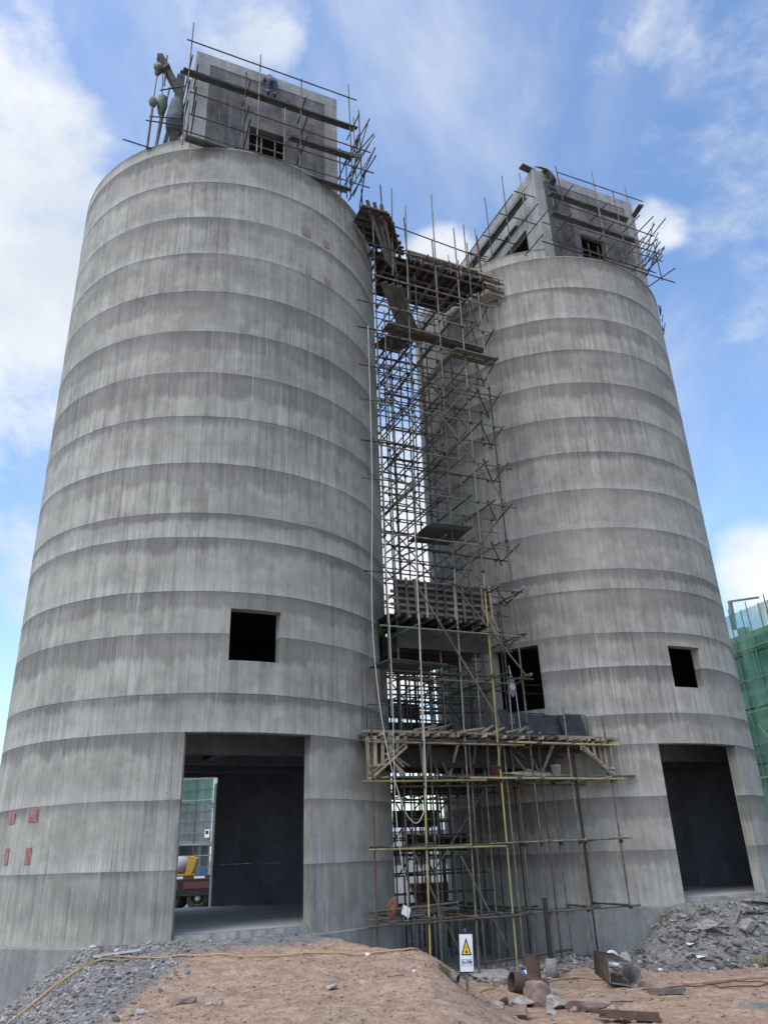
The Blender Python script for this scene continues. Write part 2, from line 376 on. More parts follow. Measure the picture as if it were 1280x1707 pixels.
def netting(n):
    p = worldpos(n); m = n.noise(p, 0.7, 5, 0.6); t = n.noise(n.vmath('MULTIPLY', p, (1, 1, 0.15)), 3, 4)
    col = n.mix(n.sm(m, 0.3, 0.7), rgb(0.05, 0.20, 0.125), rgb(0.11, 0.27, 0.18))
    return {'Base Color': col, 'Alpha': n.sm(n.math('ADD', n.math('MULTIPLY', m, 0.5), n.math('MULTIPLY', t, 0.5)), 0.3, 0.7, 0.5, 0.85)}
mat('green_netting', netting, 0.9)
def netting2(n):
    p = worldpos(n); m = n.noise(p, 0.5, 5, 0.6); t = n.noise(n.vmath('MULTIPLY', p, (1, 1, 0.15)), 3, 4); z = n.sep(p)[2]
    col = n.mix(n.sm(n.math('ADD', z, m), 5.6, 6.6), rgb(0.22, 0.25, 0.25), rgb(0.12, 0.25, 0.19))
    return {'Base Color': col, 'Alpha': n.sm(n.math('ADD', n.math('MULTIPLY', m, 0.5), n.math('MULTIPLY', t, 0.5)), 0.3, 0.7, 0.45, 0.85)}
mat('pale_netting', netting2, 0.9)
def meshwire(n):
    U, V, _ = n.sep(objc(n))
    return rgb(0.05, 0.06, 0.055)
def ground_mat(n):
    p = worldpos(n); x, y, z = n.sep(p)
    g = n.attr('gravel'); m1 = n.noise(p, 0.6, 7, 0.62); m2 = n.noise(p, 4.5, 6, 0.65); m3 = n.noise(p, 26, 5, 0.7)
    red = n.mix(n.sm(m1, 0.3, 0.7), rgb(0.51, 0.335, 0.225), rgb(0.43, 0.31, 0.225))
    red = n.mix(n.sm(m2, 0.35, 0.7, 0.0, 0.65), red, rgb(0.52, 0.39, 0.295))
    red = n.mix(n.sm(m2, 0.62, 0.36, 0.0, 0.4), red, rgb(0.25, 0.165, 0.12))
    gry = n.mix(n.sm(m2, 0.3, 0.7), rgb(0.20, 0.19, 0.178), rgb(0.32, 0.305, 0.285))
    gg = n.sm(n.math('ADD', g, n.math('ADD', n.math('MULTIPLY', n.math('SUBTRACT', m1, 0.5), 0.6), n.math('MULTIPLY', n.math('SUBTRACT', m2, 0.5), 0.7))), 0.36, 0.66)
    col = n.mix(gg, red, gry)
    k = n.math('MULTIPLY', n.sm(m3, 0.3, 0.7, 0.72, 1.22), n.sm(n.noise(p, 1.6, 6, 0.7), 0.3, 0.7, 0.82, 1.12)); col = n.mix(1.0, col, n.comb(k, k, k), 'MULTIPLY')
    peb = n.sm(n.voro(p, 16), 0.22, 0.05); col = n.mix(n.math('MULTIPLY', peb, n.sm(m2, 0.45, 0.6, 0.0, 0.5)), col, rgb(0.40, 0.36, 0.33))
    h = n.math('ADD', n.math('MULTIPLY', m2, 0.9), n.math('ADD', n.math('MULTIPLY', m3, 0.35), n.math('MULTIPLY', peb, 0.25)))
    return {'Base Color': col, 'Normal': n.bump(h, 1.0, 0.09)}
mat('ground_earth', ground_mat, 0.95, 0, 0.15)

# ------------------------------------------------------------------ ground sheet
def axis(vals):
    o = []
    for a, b, st in vals:
        k = max(1, round((b - a) / st)); o += [a + (b - a) * i / k for i in range(k)]
    return o + [vals[-1][1]]
gx = axis([(-900, -120, 130), (-120, -30, 15), (-30, -12, 2), (-12, -9, 0.5), (-9, -4.4, 0.085), (-4.4, 3, 0.052), (3, 6, 0.085), (6, 16, 0.13), (16, 40, 2.5), (40, 120, 15), (120, 900, 130)])
gy = axis([(-300, -20, 70), (-20, 6, 3), (6, 9, 0.5), (9, 18.5, 0.06), (18.5, 27, 0.09), (27, 34, 0.5), (34, 80, 4), (80, 200, 20), (200, 1800, 200)])
nx, ny = len(gx), len(gy)
gverts, ggrav = [], []
for y in gy:
    for x in gx:
        h = ground_h(x, y); fr, fl = ramp_masks(x, y)
        g = 0.0
        if y < 22:
            g = max(g, sstep(0.35, -0.45, x + 3.75 + (y - 11) * 0.05))
            d = hypot(x - CL.x, y - CL.y) - 5.7
            g = max(g, 0.66 * sstep(2.9, 0.9, d))
        dr = hypot(x - CR.x, y - CR.y) - 5.7; a = math.degrees(atan2(y - CR.y, x - CR.x) - TH)
        if -170 < a < 10: g = max(g, sstep(3.6, 1.6, dr) if a < -60 else sstep(2.4, 0.8, dr))
        if y > 21.5: g = max(g, sstep(21.5, 23.5, y) * 0.9)
        g = max(g, 0.75 * math.exp(-((hypot(x - 7.0, (y - 17.4) * 2.0)) / 1.0) ** 2), 0.6 * math.exp(-((hypot(x - 3.6, (y - 20.6) * 1.3)) / 1.0) ** 2))
        gverts.append((x, y, h)); ggrav.append(g)
gf = [(j * nx + i, j * nx + i + 1, (j + 1) * nx + i + 1, (j + 1) * nx + i) for j in range(ny - 1) for i in range(nx - 1)]
ground = mobj('ground', gverts, gf, 'ground_earth', None, True)
at = ground.data.attributes.new('gravel', 'FLOAT', 'POINT'); at.data.foreach_set('value', ggrav)
tag(ground, kind='structure')

# ------------------------------------------------------------------ silos
LEVELS = [0, 1.46, 2.93, 4.44, 5.35, 6.85, 7.95, 9.45, 10.14, 11.64, 13.13, 14.6, 16.07, 17.54, 19.03, 20.53, 22.03, 23.55]
RIM = 24.05; FLOOR = 0.17; WALL = 0.32
def joint_wander(z, a):
    for L_ in LEVELS[1:-1]:
        if abs(z - L_) < .01 and abs(L_ - 4.44) > .02: return .022 * mnoise.noise((2.2 * cos(a), 2.2 * sin(a), L_ * 3.1)) + .010 * mnoise.noise((9 * cos(a), 9 * sin(a), L_ * 5.3))
    return 0.0
def shell(name, z0, z1, openings, idx, parent, rb, rt_, m='silo_concrete', ri=RS - WALL):
    """one concrete lift: ring between z0 and z1 with openings [(a0,a1,zb,zt)] in local degrees cut through"""
    aset = set(round(-180 + 360 * k / 120, 4) for k in range(120)); zset = {z0, z1}
    for a0, a1, zb, zt in openings:
        if zt > z0 and zb < z1:
            aset |= {a0, a1}; zset |= {max(z0, zb), min(z1, zt)}
    A = sorted(aset); Z = sorted(zset); na = len(A)
    def solid(i, k):
        if k < 0 or k >= len(Z) - 1: return False
        am = (A[i % na] + (A[(i + 1) % na] if (i % na) + 1 < na else 180)) / 2; zm = (Z[k] + Z[k + 1]) / 2
        return not any(a0 < am < a1 and zb < zm < zt for a0, a1, zb, zt in openings)
    vid = {}; verts = []; uvs = []
    def V(i, k, inner):
        i %= na; key = (i, k, inner)
        if key not in vid:
            t = (Z[k] - z0) / (z1 - z0); r = ri if inner else rb + (rt_ - rb) * t; a = R_(A[i])
            vid[key] = len(verts); verts.append((r * cos(a), r * sin(a), Z[k] + joint_wander(Z[k], a)))
        return vid[key]
    faces = []; fuv = []
    def face(ids, uv): faces.append(ids); fuv.append(uv)
    for k in range(len(Z) - 1):
        for i in range(na):
            if not solid(i, k): continue
            a0 = R_(A[i]); a1 = R_(A[i + 1] if i + 1 < na else 180.0)
            v0 = (Z[k] - z0) / (z1 - z0); v1 = (Z[k + 1] - z0) / (z1 - z0); u0, u1 = a0 * RS, a1 * RS
            q = [(u0, v0), (u1, v0), (u1, v1), (u0, v1)]
            face((V(i, k, 0), V(i + 1, k, 0), V(i + 1, k + 1, 0), V(i, k + 1, 0)), q)
            face((V(i + 1, k, 1), V(i, k, 1), V(i, k + 1, 1), V(i + 1, k + 1, 1)), [q[1], q[0], q[3], q[2]])
            if not solid(i - 1, k): face((V(i, k, 1), V(i, k, 0), V(i, k + 1, 0), V(i, k + 1, 1)), [(u0 - .3, v0), (u0, v0), (u0, v1), (u0 - .3, v1)])
            if not solid(i + 1, k): face((V(i + 1, k, 0), V(i + 1, k, 1), V(i + 1, k + 1, 1), V(i + 1, k + 1, 0)), [(u1, v0), (u1 + .3, v0), (u1 + .3, v1), (u1, v1)])
            if not solid(i, k - 1): face((V(i, k, 1), V(i + 1, k, 1), V(i + 1, k, 0), V(i, k, 0)), [(u0, .5), (u1, .5), (u1, .5), (u0, .5)])
            if not solid(i, k + 1): face((V(i, k + 1, 0), V(i + 1, k + 1, 0), V(i + 1, k + 1, 1), V(i, k + 1, 1)), [(u0, .5), (u1, .5), (u1, .5), (u0, .5)])
    o = mobj(name, verts, faces, m, parent)
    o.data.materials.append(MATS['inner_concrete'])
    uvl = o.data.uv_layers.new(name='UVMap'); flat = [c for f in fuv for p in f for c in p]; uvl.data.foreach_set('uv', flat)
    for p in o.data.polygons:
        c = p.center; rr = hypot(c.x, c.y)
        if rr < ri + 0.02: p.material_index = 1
        if abs(p.normal.z) < 0.2 and abs(abs(p.normal.x * c.x + p.normal.y * c.y) / rr) > 0.9: p.use_smooth = True
    o.data.set_sharp_from_angle(angle=R_(35))
    nv = len(verts)
    o.data.attributes.new('lift', 'FLOAT', 'POINT').data.foreach_set('value', [float(idx)] * nv)
    o.data.attributes.new('lift_height', 'FLOAT', 'POINT').data.foreach_set('value', [z1 - z0] * nv)
    return o
def disc(mb, r, z0, z1, seg=64): mb.lathe([(r, z0), (r, z1)], seg)
DOOR = (-106.4, -73.6, -1, 4.44); BACK_DOOR = (73.6, 106.4, -1, 4.40); WINDOW = (-96.8, -83.2, 6.18, 7.52)
def head_house(parent, front_win, side_win):
    x1, y1, zb, zt, t = 2.68, 4.9, 23.56, 28.5, 0.25
    wall = MB()
    def panel(axis, pos, sgn, lo, hi, win):
        # wall slab with one opening, built from four boxes round it
        def bx(a0, a1, z0, z1):
            if a1 - a0 < 0.01 or z1 - z0 < 0.01: return
            p0, p1 = sorted((pos, pos - sgn * t))
            if axis == 'y': wall.box(a0, a1, p0, p1, z0, z1)
            else: wall.box(p0, p1, a0, a1, z0, z1)
        zt_ = zt - 0.5
        if win: a0, a1, z0, z1 = win; bx(lo, a0, zb, zt_); bx(a1, hi, zb, zt_); bx(a0, a1, zb, z0); bx(a0, a1, z1, zt_)
        else: bx(lo, hi, zb, zt_)
    ins = 0.018; c = 0.5
    for args, m_ in ((('y', -y1 + ins, -1, -x1 + c, x1 - c, front_win), 'render_mortar'), (('y', y1 - ins, 1, -x1 + c, x1 - c, None), 'render_mortar'), (('x', -x1 + ins, -1, -y1 + c, y1 - c, side_win), 'column_concrete'), (('x', x1 - ins, 1, -y1 + c, y1 - c, None), 'column_concrete')):
        wall = MB(); panel(*args); wall.build('head_house_wall', m_, parent)
    for sx in (-1, 1):
        for sy in (-1, 0, 1):
            cx, cy = sx * (x1 - c / 2), sy * (y1 - c / 2)
            MB().box(cx - c / 2, cx + c / 2, cy - c / 2, cy + c / 2, zb, zt - 0.5).build('corner_column', 'column_concrete', parent)
    b = MB()   # ring beam and roof slab
    b.box(-x1 - .003, x1 + .003, -y1 - .003, y1 + .003, zt - 0.5, zt); b.build('roof_beam', 'column_concrete', parent)
    a0, a1, z0, z1 = front_win      # shade of a recess, painted as a dark streaked panel, and rails across the opening
    MB().box(-x1 + c + .01, -.95, -y1 + ins - .012, -y1 + ins - .001, zb + .1, 27.4).build('recess_shade_panel', 'mortar_dark', parent)
    for zz in (24.35, 24.9): MB().box(a0 + .004, a1 - .004, -y1 + .16, -y1 + .2, zz, zz + .05).build('opening_rail', 'tube_grey', parent)
    for xx in (-.2, .3): MB().box(xx, xx + .05, -y1 + .12, -y1 + .158, z0 + .01, z1 - .3).build('opening_post', 'tube_grey', parent)
def build_silo(name, label, c, side_open, seed):
    root = thing(name, label, 'silo', (c.x, c.y, 0), TH, 'concrete silos')
    ops = [DOOR, BACK_DOOR, WINDOW, side_open]
    rnd = random.Random(seed)
    for k in range(len(LEVELS) - 1):
        o = rnd.uniform(-0.0025, 0.0025)
        shell('wall_lift', LEVELS[k], LEVELS[k + 1] - 0.004, ops, k + seed, root, RS + 0.003 + o, RS - 0.001 + o)
    shell('wall_rim', LEVELS[-1], RIM, [(-118.5, 12.0, 23.60, 30)], 40 + seed, root, RS + 0.006, RS + 0.004)
    b = MB(); b.lathe([(5.80, -2.0), (5.80, -0.02), (5.76, 0.0), (RS - WALL - .05, 0.0)], 96); b.build('plinth', 'plinth_concrete', root, False)
    b = MB(); disc(b, RS - WALL - 0.003, 0.002, FLOOR, 96); b.build('floor_slab', 'floor_concrete', root)
    for sg in (-1, 1):      # rough poured sill in each doorway
        rn = random.Random(seed + sg); n_ = 28; pts = []
        for i in range(n_ + 1):
            a = R_(sg * 90 - 16.25 + 32.5 * i / n_); pts.append((a, RS - .10 + rn.uniform(-.035, .03)))
        vs_ = [((RS - WALL - .0) * cos(a), (RS - WALL) * sin(a), FLOOR - .004) for a, r in pts] + [(r * cos(a), r * sin(a), FLOOR - .012 + rn.uniform(-.012, .008)) for a, r in pts] + [((r + .05 + rn.uniform(-.02, .03)) * cos(a), (r + .05) * sin(a), .003) for a, r in pts]
        m_ = n_ + 1; mobj('door_sill', vs_, [(k * m_ + i, (k + 1) * m_ + i, (k + 1) * m_ + i + 1, k * m_ + i + 1) for k in (0, 1) for i in range(n_)], 'plinth_concrete', root)
    for z in (4.75, 9.0, 23.33):
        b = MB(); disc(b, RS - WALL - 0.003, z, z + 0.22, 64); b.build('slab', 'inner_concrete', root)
    ap = R_(73.0); MB().box(-.16, .16, -.2, .2, 0, 4.7, Matrix.Translation(((RS + .16) * cos(ap), (RS + .16) * sin(ap), -.5))).build('door_pier', 'column_concrete', root)
    for y in (-2.6, -0.3, 2.0):
        L = sqrt((RS - WALL) ** 2 - y * y) - .05
        MB().box(-L, L, y - .14, y + .14, 4.25, 4.748).build('ceiling_beam', 'inner_concrete', root)
    MB().box(-0.16, 0.16, -2.4, -0.5, 4.3, 4.746).build('ceiling_beam', 'inner_concrete', root)
    for zz in (6.55, 6.85):
        MB().box(-3.8, 3.8, -1.62, -1.5, zz, zz + .06).build('guard_rail', 'tube_grey', root)
    if seed:   # cross wall inside
        MB().box(-4.4, 4.4, 0.2, 0.42, FLOOR, 4.249).build('partition_wall', 'inner_concrete', root)
    head_house(root, (-0.64, 0.66, 23.75, 25.62), (-3.9, -1.9, 24.6, 26.0))
    return root
silo_l = build_silo('silo', 'left and nearer of the two round concrete silos, drive-through door at its foot', CL, (-39.6, -22.3, 5.7, 7.78), 0)
silo_r = build_silo('silo', 'right and farther concrete silo, rubble heaped below its tall door', CR, (-157.7, -140.4, 5.7, 7.78), 20)
worn('paint_faded', (0.27, 0.165, 0.155), (0.30, 0.24, 0.22), 9, 0.85, 0, 0.1, 0.1)
def patch(parent, a, z, wd, ht):
    """red painted rectangle, a thin curved plate on the wall"""
    vs = []; n = 4
    for r in (RS + 0.014, RS + 0.018):
        for zz in (z - ht / 2, z + ht / 2):
            for i in range(n + 1):
                an = R_(a) + (i / n - .5) * wd / RS; vs.append((r * cos(an), r * sin(an), zz))
    m = n + 1; fs = []
    for i in range(n):
        fs += [(2 * m + i, 2 * m + i + 1, 3 * m + i + 1, 3 * m + i), (i + 1, i, m + i, m + i + 1), (m + i, 3 * m + i, 3 * m + i + 1, m + i + 1)[::-1], (i, i + 1, 2 * m + i + 1, 2 * m + i)]
    fs += [(0, 2 * m, 3 * m, m), (m - 1, 2 * m - 1, 4 * m - 1, 3 * m - 1)]
    mobj('red_patch', vs, fs, 'paint_red' if z < 5 else 'paint_faded', parent)
for wa, z, wd, ht in [(-130.6, 2.74, .30, .28), (-121.2, 2.74, .34, .28), (-130.7, 1.87, .2, .36), (-121.1, 1.86, .2, .36), (-52, 20.83, .34, .32), (-43.4, 20.8, .26, .3), (-51.2, 19.21, .22, .22), (-43, 19.22, .24, .24)]:
    patch(silo_l, wa - math.degrees(TH), z, wd, ht)

# ------------------------------------------------------------------ scaffolds
COUP = {}
def coupler(root, p):
    COUP.setdefault(root.name, (root, MB()))[1].box(p[0] - .036, p[0] + .036, p[1] - .045, p[1] + .045, p[2] - .038, p[2] + .038)
TUBE = 0.026
def pick(opts): return random.choices([o for o, _ in opts], [w for _, w in opts])[0]
PALE = [('tube_grey', 5), ('tube_yellow', 4), ('tube_rust', .5), ('tube_green', .7)]
DARK = [('tube_dark', 6), ('tube_grey', 5), ('tube_rust', .5), ('tube_green', .8), ('tube_yellow', .4)]
HIGH = [('tube_grey', 5), ('tube_dark', 2), ('tube_green', 1)]
tower = thing('scaffold_tower', 'tall steel tube scaffold tower filling the gap between the two silos', 'scaffold', (MID.x, MID.y, 0), TH)
def clear_of_silos(u, w, m=0.15): return hypot(u + 7.173, w) > RS + m and hypot(u - 7.173, w) > RS + m
def gz(u, w): q = site(u, w, 0); return ground_h(q.x, q.y, False)
STD = []   # standards: (u, w, z0, z1)
front = [(-3.92, -5.3, None, 4.85, 'tube_rust', 0), (-2.55, -5.3, None, 23.6, 'tube_yellow', 0.55), (-1.22, -5.3, None, 24.6, 'tube_grey', 0.35), (-0.11, -5.3, None, 23.2, 'tube_yellow', 0.12),
         (1.03, -5.3, None, 20.4, 'tube_grey', -0.25), (2.26, -5.3, None, 5.4, 'tube_grey', 0.05), (3.68, -5.3, 0.0, 5.2, 'tube_rust', -0.05), (-3.32, -5.3, 5.0, 22.4, 'tube_green', 0)]
for u, w, z0, z1, m, lean in front:
    z0 = gz(u, w) - 0.1 if z0 is None else z0; STD.append((u, w, z0, z1, m, lean))
for w, us in [(-4.75, [-1.9, -0.65, 0.5, 1.65, 2.9]), (-4.2, [-2.5, -1.08, 0.03, 1.2, 2.4, 3.3]), (-3.1, [-1.75, -0.95, 0.05, 0.95, 1.75]), (-2.0, [-1.5, -0.6, 0.3, 1.2]), (-0.9, [-1.35, -0.35, 0.6, 1.3]), (0.2, [-1.3, -0.2, 0.9]), (1.3, [-1.4, 0.1, 1.3])]:
    for u in us:
        top = random.uniform(20.2, 22.3) if w > -4 else random.uniform(19, 23)
        if u > 1.9 or (w == -4.2 and u > 1.3): top = 4.5
        elif w == -4.75: top = 4.45
        elif u > .7 and w > -4: top = 9.2
        STD.append((u + J(.06), w + J(.05), gz(u, w) - 0.1, top, pick(DARK if w > -4 else PALE), J(.12)))
for u, w, z0, z1, m, lean in STD:
    # tubes of about six metres, end to end
    z = z0; first = True
    while z < z1 - 0.05:
        zn = min(z1, z + random.uniform(4.5, 6.3)); 
        if z1 - zn < 1.2: zn = z1
        f = lambda q: u + lean * (q - z0) / 24.0
        pole('standard', (f(z), w + (0 if first else J(.02)), z), (f(zn), w, zn + 0.0), TUBE, (m if random.random() < .7 else pick(PALE if w < -5 else DARK)) if z < 4 else pick(HIGH if w < -5 else DARK), tower)
        if not first: coupler(tower, (f(z), w, z))
        z = zn; first = False
LV = [0.05, 1.72, 3.35, 4.32, 6.24, 7.5, 8.87, 10.33, 11.78, 13.25, 14.68, 15.96, 17.4, 18.6, 19.9, 21.2]
rows = sorted(set(round(s_[1], 0) for s_ in STD))
def ext(w):  # free half width between the silos at depth w
    return 7.173 - sqrt(max(RS * RS - w * w, 0)) - 0.12 if abs(w) < RS else 4.2
for zi, z in enumerate(LV):
    for w in (-5.3, -4.2, -3.1, -2.0, -0.9, 0.2, 1.3):
        h = ext(w)
        if w == -5.3:
            if z < 4.5: a, b = -4.2 + J(.15), 4.1 + J(.12)
            else: a, b = -3.55 + J(.1), 1.25 + J(.15)
        elif w == -4.2: a, b = (-2.7, 3.5) if z < 4.5 else (-2.6 + J(.1), 1.5 + J(.2))
        else: a, b = -min(h, 2.1), min(h, 2.1 if z < 9 or zi % 4 == 0 else .8)
        dz = J(.06)
        m = pick(HIGH) if w < -5 else pick(DARK)
        if w == -5.3 and z < 4.5:
            m1 = {1.72: 'tube_yellow', 0.05: 'tube_grey'}.get(z) or pick(PALE[:2]); k = (a + b) / 2 + J(.8)
            pole('ledger', (a, w - .055, z + J(.03)), (k + .25, w - .055, z + J(.03)), TUBE, m1, tower)
            pole('ledger', (k - .25, w - .055, z + .055 + J(.02)), (b, w - .055, z + .05 + J(.03)), TUBE, 'tube_grey' if z < 3 else pick(PALE[:2]), tower)
        else:
            pole('ledger', (a, w - .055, z + dz), (b, w - .055, z + dz + J(.05)), TUBE, m, tower)
        for s_ in STD:
            if abs(s_[1] - w) < .12 and s_[2] - .1 < z < s_[3]: coupler(tower, (s_[0] + s_[5] * (z - s_[2]) / 24, w - .03, z))
        if w > -4 and z > 5 and zi % 3 == 0 and w < 1:
            pole('mid_rail', (a, w + .05, z + .62 + J(.1)), (b, w + .05, z + .62 + J(.12)), TUBE * .95, pick(DARK), tower)
    for u in (-2.5, -1.3, -0.5, 0.35, 1.1) if z < 9 else (-2.5, -1.3, -0.45, 0.4):
        # transoms run back through the gap
        w0 = -5.55 + J(.12); w1 = 1.5
        if abs(u) > 1.45: w1 = -3.4 if z > 4.5 else -4.1
        pole('transom', (u + J(.08), w0, z + .06 + J(.04)), (u + J(.08), w1, z + .06 + J(.06)), TUBE, pick(DARK), tower)
    if 5 < z < 20:   # side tubes from the front corner back to the right-hand silo
        pole('transom', (1.12, -5.6 - J(.1), z + .03), (1.55 + J(.05), -3.9, z + .1 + J(.05)), TUBE, pick(DARK), tower)
        pole('transom', (0.2, -5.5, z + .05), (1.7 + J(.1), -3.75, z + .12 + J(.1)), TUBE, pick(DARK), tower)
    if z < 4.5:
        for u in (-3.6, 2.4, 3.4): pole('transom', (u, -5.6 + J(.2), z + .07), (u + J(.1), -4.0 + J(.1), z + .07), TUBE, pick(PALE), tower)
# wall ties on the left silo edge
for z in (8.9, 11.9, 13.2, 14.7, 16.0, 17.5, 18.6): pole('wall_tie', (-3.95, -5.15, z + .2), (-2.9, -5.2, z + .22), TUBE, 'tube_dark', tower)
# braces
for k, (z0, z1) in enumerate([(6.3, 8.9), (8.9, 11.8), (11.8, 14.7), (14.7, 17.4)]):
    a, b = (-1.1, 1.0) if k % 2 else (1.0, -1.2)
    pole('brace', (a, -5.42, z0), (b, -5.42, z1), TUBE, pick(DARK[:2]), tower)
pole('brace', (-2.5, -5.4, 8.9), (-.2, -5.4, 5.2), TUBE, 'tube_grey', tower)
for k in range(7):
    z = 1 + k * 3.0
    for w in (-3.0, -0.8, 1.4): pole('brace', (-1.25 * (-1) ** k, w, z), (1.25 * (-1) ** k, w + .05, z + 2.9), TUBE, pick(DARK), tower)
    for u in (-1.2, 0.6): pole('brace', (u, -3.2, z), (u, 0.3, z + 2.9), TUBE, pick(DARK), tower)
pole('brace', (-2.4, -4.3, 1.7), (-1.0, -4.25, -1.1), TUBE, 'tube_grey', tower)
pole('brace', (-1.0, -4.35, 1.5), (0.4, -4.3, -1.0), TUBE, 'tube_grey', tower)
for k in range(5): pole('loose_tube', (-3.8 + J(.3), -5.0 + J(.3), .16 + .05 * k), (-1.6 + J(.8), -4.6 + J(.3), .18 + .05 * k), TUBE, pick([('tube_rust', 3), ('tube_grey', 2)]), tower)
pole('base_runner', (-1.6, -4.9, -1.02), (2.1, -4.6, -0.92), TUBE * 1.3, 'tube_grey', tower)

for k in range(15):      # close-set shoring below the landing
    z = .5 + .52 * k
    for w in (-2.0, -0.9, 0.2): h = min(ext(w), 1.5); pole('shoring_tube', (-h, w + .1 + J(.1), z + J(.1)), (h, w + .1 + J(.1), z + J(.1)), TUBE, pick(DARK), tower)
for k in range(9):
    u = -1.4 + .33 * k; pole('shoring_post', (u, -1.5 + J(.3), -1.2), (u + J(.05), -1.5 + J(.3), 7.9), TUBE * 1.1, 'tube_dark', tower)
    if k % 2: pole('shoring_post', (u + .1, .7 + J(.3), -1.2), (u + .1, .7 + J(.3), 7.9), TUBE * 1.2, 'tube_dark', tower)
# top bunch of loose uprights over the bridge formwork
for u, w, z0, z1 in [(-3.35, -4.6, 21.5, 24.6), (-2.75, -5.0, 21, 24.6), (-2.2, -4.4, 21, 25.2), (-1.75, -3.9, 20.5, 24.4), (-1.2, -3.75, 20.5, 24.7), (-0.05, -3.75, 20.5, 23.9), (1.4, -3.9, 20.0, 24.3), (2.1, -3.8, 20.5, 24.8), (0.95, -2.4, 21, 23.8), (1.85, -2.2, 21, 24.8)]:
    pole('standard', (u, w, z0), (u + J(.12), w + J(.1), z1), TUBE, pick(DARK), tower)
pole('guard_rail', (-2.0, -3.95, 23.9), (2.3, -3.85, 23.65), TUBE, 'tube_grey', tower)
pole('guard_rail', (-2.9, -5.1, 23.3), (-1.9, -3.9, 23.4), TUBE, 'tube_grey', tower)

# ------------------------------------------------------------------ formwork decks between the silos
def deck(name, label, z, outline_front, back_w, m_under, thick=0.5, stud=0.35):
    root = thing(name, label, 'formwork', (MID.x, MID.y, z), TH)
    return root
bridge = thing('bridge_formwork', 'dark timber formwork deck bridging the two silos near their tops', 'formwork', (MID.x, MID.y, 22.5), TH)
y0 = -3.7
for k in range(9):      # soffit sheets
    ya, yb = y0 + k * .26, y0 + k * .26 + .25; h = min(ext(ya), ext(yb)) + .05
    MB().box(-h, h, ya, yb, 0.10, 0.13).build('soffit_board', 'ply_dark', bridge)
for k in range(16):     # joists run to the front and stick out
    u = -2.7 + k * .36; wb = -1.5
    if ext(wb) < abs(u): wb = -sqrt(max(.01, RS ** 2 - (7.173 - abs(u) + .12) ** 2)) - .1
    bar('joist', (u, y0 - .25 + J(.12), .04), (u + J(.05), max(wb, y0 + .3), .04), .06, .10, 'timber_grey', bridge)
for yy in (-3.6, -2.9, -2.2): h = ext(yy); bar('bearer', (-h, yy, -.06), (h, yy, -.06), .08, .08, 'timber_grey', bridge)
bar('edge_board', (-1.2, y0, .3), (2.6, y0, .3), .03, .36, 'ply_dark', bridge)
bar('edge_rail', (-1.3, y0 - .06, .52), (2.7, y0 - .06, .50), .09, .06, 'timber_pale', bridge); bar('edge_rail', (-1.2, y0 - .05, .16), (2.6, y0 - .05, .16), .06, .09, 'timber_grey', bridge)
for k in range(9): bar('stud', (-1.1 + k * .44, y0 - .06, .0), (-1.1 + k * .44 + J(.05), y0 - .06, .5), .05, .07, pick([('timber_pale', 1), ('timber_grey', 1)]), bridge)
# flared wing along the left silo with staggered joist ends
for k in range(22):
    t = k / 21.0; w = -5.35 + t * 1.75; ul = -7.173 + sqrt(RS ** 2 - min(w * w, RS ** 2 - .04)) + .12; ur = -2.75 + t * 1.55 + J(.12)
    bar('wing_board', (max(ul, -3.75), w, .42 + .02 * (k % 2)), (ur, w, .42 + .02 * (k % 2)), .075, .06, pick([('timber_grey', 3), ('ply_dark', 2)]), bridge)
for k in range(3): bar('wing_bearer', (-3.45 + k * .5, -5.3 + k * .1, .30), (-2.4 + k * .5, -3.5, .30), .09, .1, 'timber_grey', bridge)
for k in range(3): bar('leaning_plank', (-3.55 + k * .28, -5.35, .75), (-2.3 + k * .25, -4.2 + k * .2, -.75), .14, .04, 'plank_grey', bridge, (0, 1, 0))
# bracket of raking timbers against the right silo
for k in range(7): bar('raker', (1.9 + k * .16, y0 - .1 + J(.06), .55 - .05 * k), (2.75 + J(.1), y0 - .05 + J(.1), -.75 + J(.12)), .05, .07, 'timber_pale', bridge)
for k in range(5): bar('raker_tie', (1.85 + .12 * k, y0 - .16, .35 - .22 * k), (3.0, y0 - .2, .25 - .22 * k), .05, .06, pick([('timber_pale', 1), ('timber_grey', 1)]), bridge)
# shores under the bridge: sloping planks of a walkway seen from below
walk = thing('plank_walkway', 'sloping plank walkways under the top formwork inside the scaffold tower', 'walkway', (MID.x, MID.y, 0), TH)
for k in range(3): bar('plank', (-2.9 + .28 * k, -5.1, 19.9), (-1.4 + .28 * k, -3.6, 18.9), .24, .05, 'plank_grey', walk)
for k in range(2): bar('plank', (-2.9, -5.2 + .26 * k, 18.05), (0.9, -5.2 + .26 * k, 17.95), .24, .05, 'timber_grey', walk)
for k in range(2): bar('plank', (-.5, -5.45 + .3 * k, 17.45), (1.2, -5.45 + .3 * k, 17.42), .22, .05, 'tube_green', walk)
for k in range(4): bar('plank', (-1.6 + .3 * k, -2.9, 19.6), (-1.5 + .3 * k, -1.0, 20.3), .26, .05, 'timber_grey', walk)

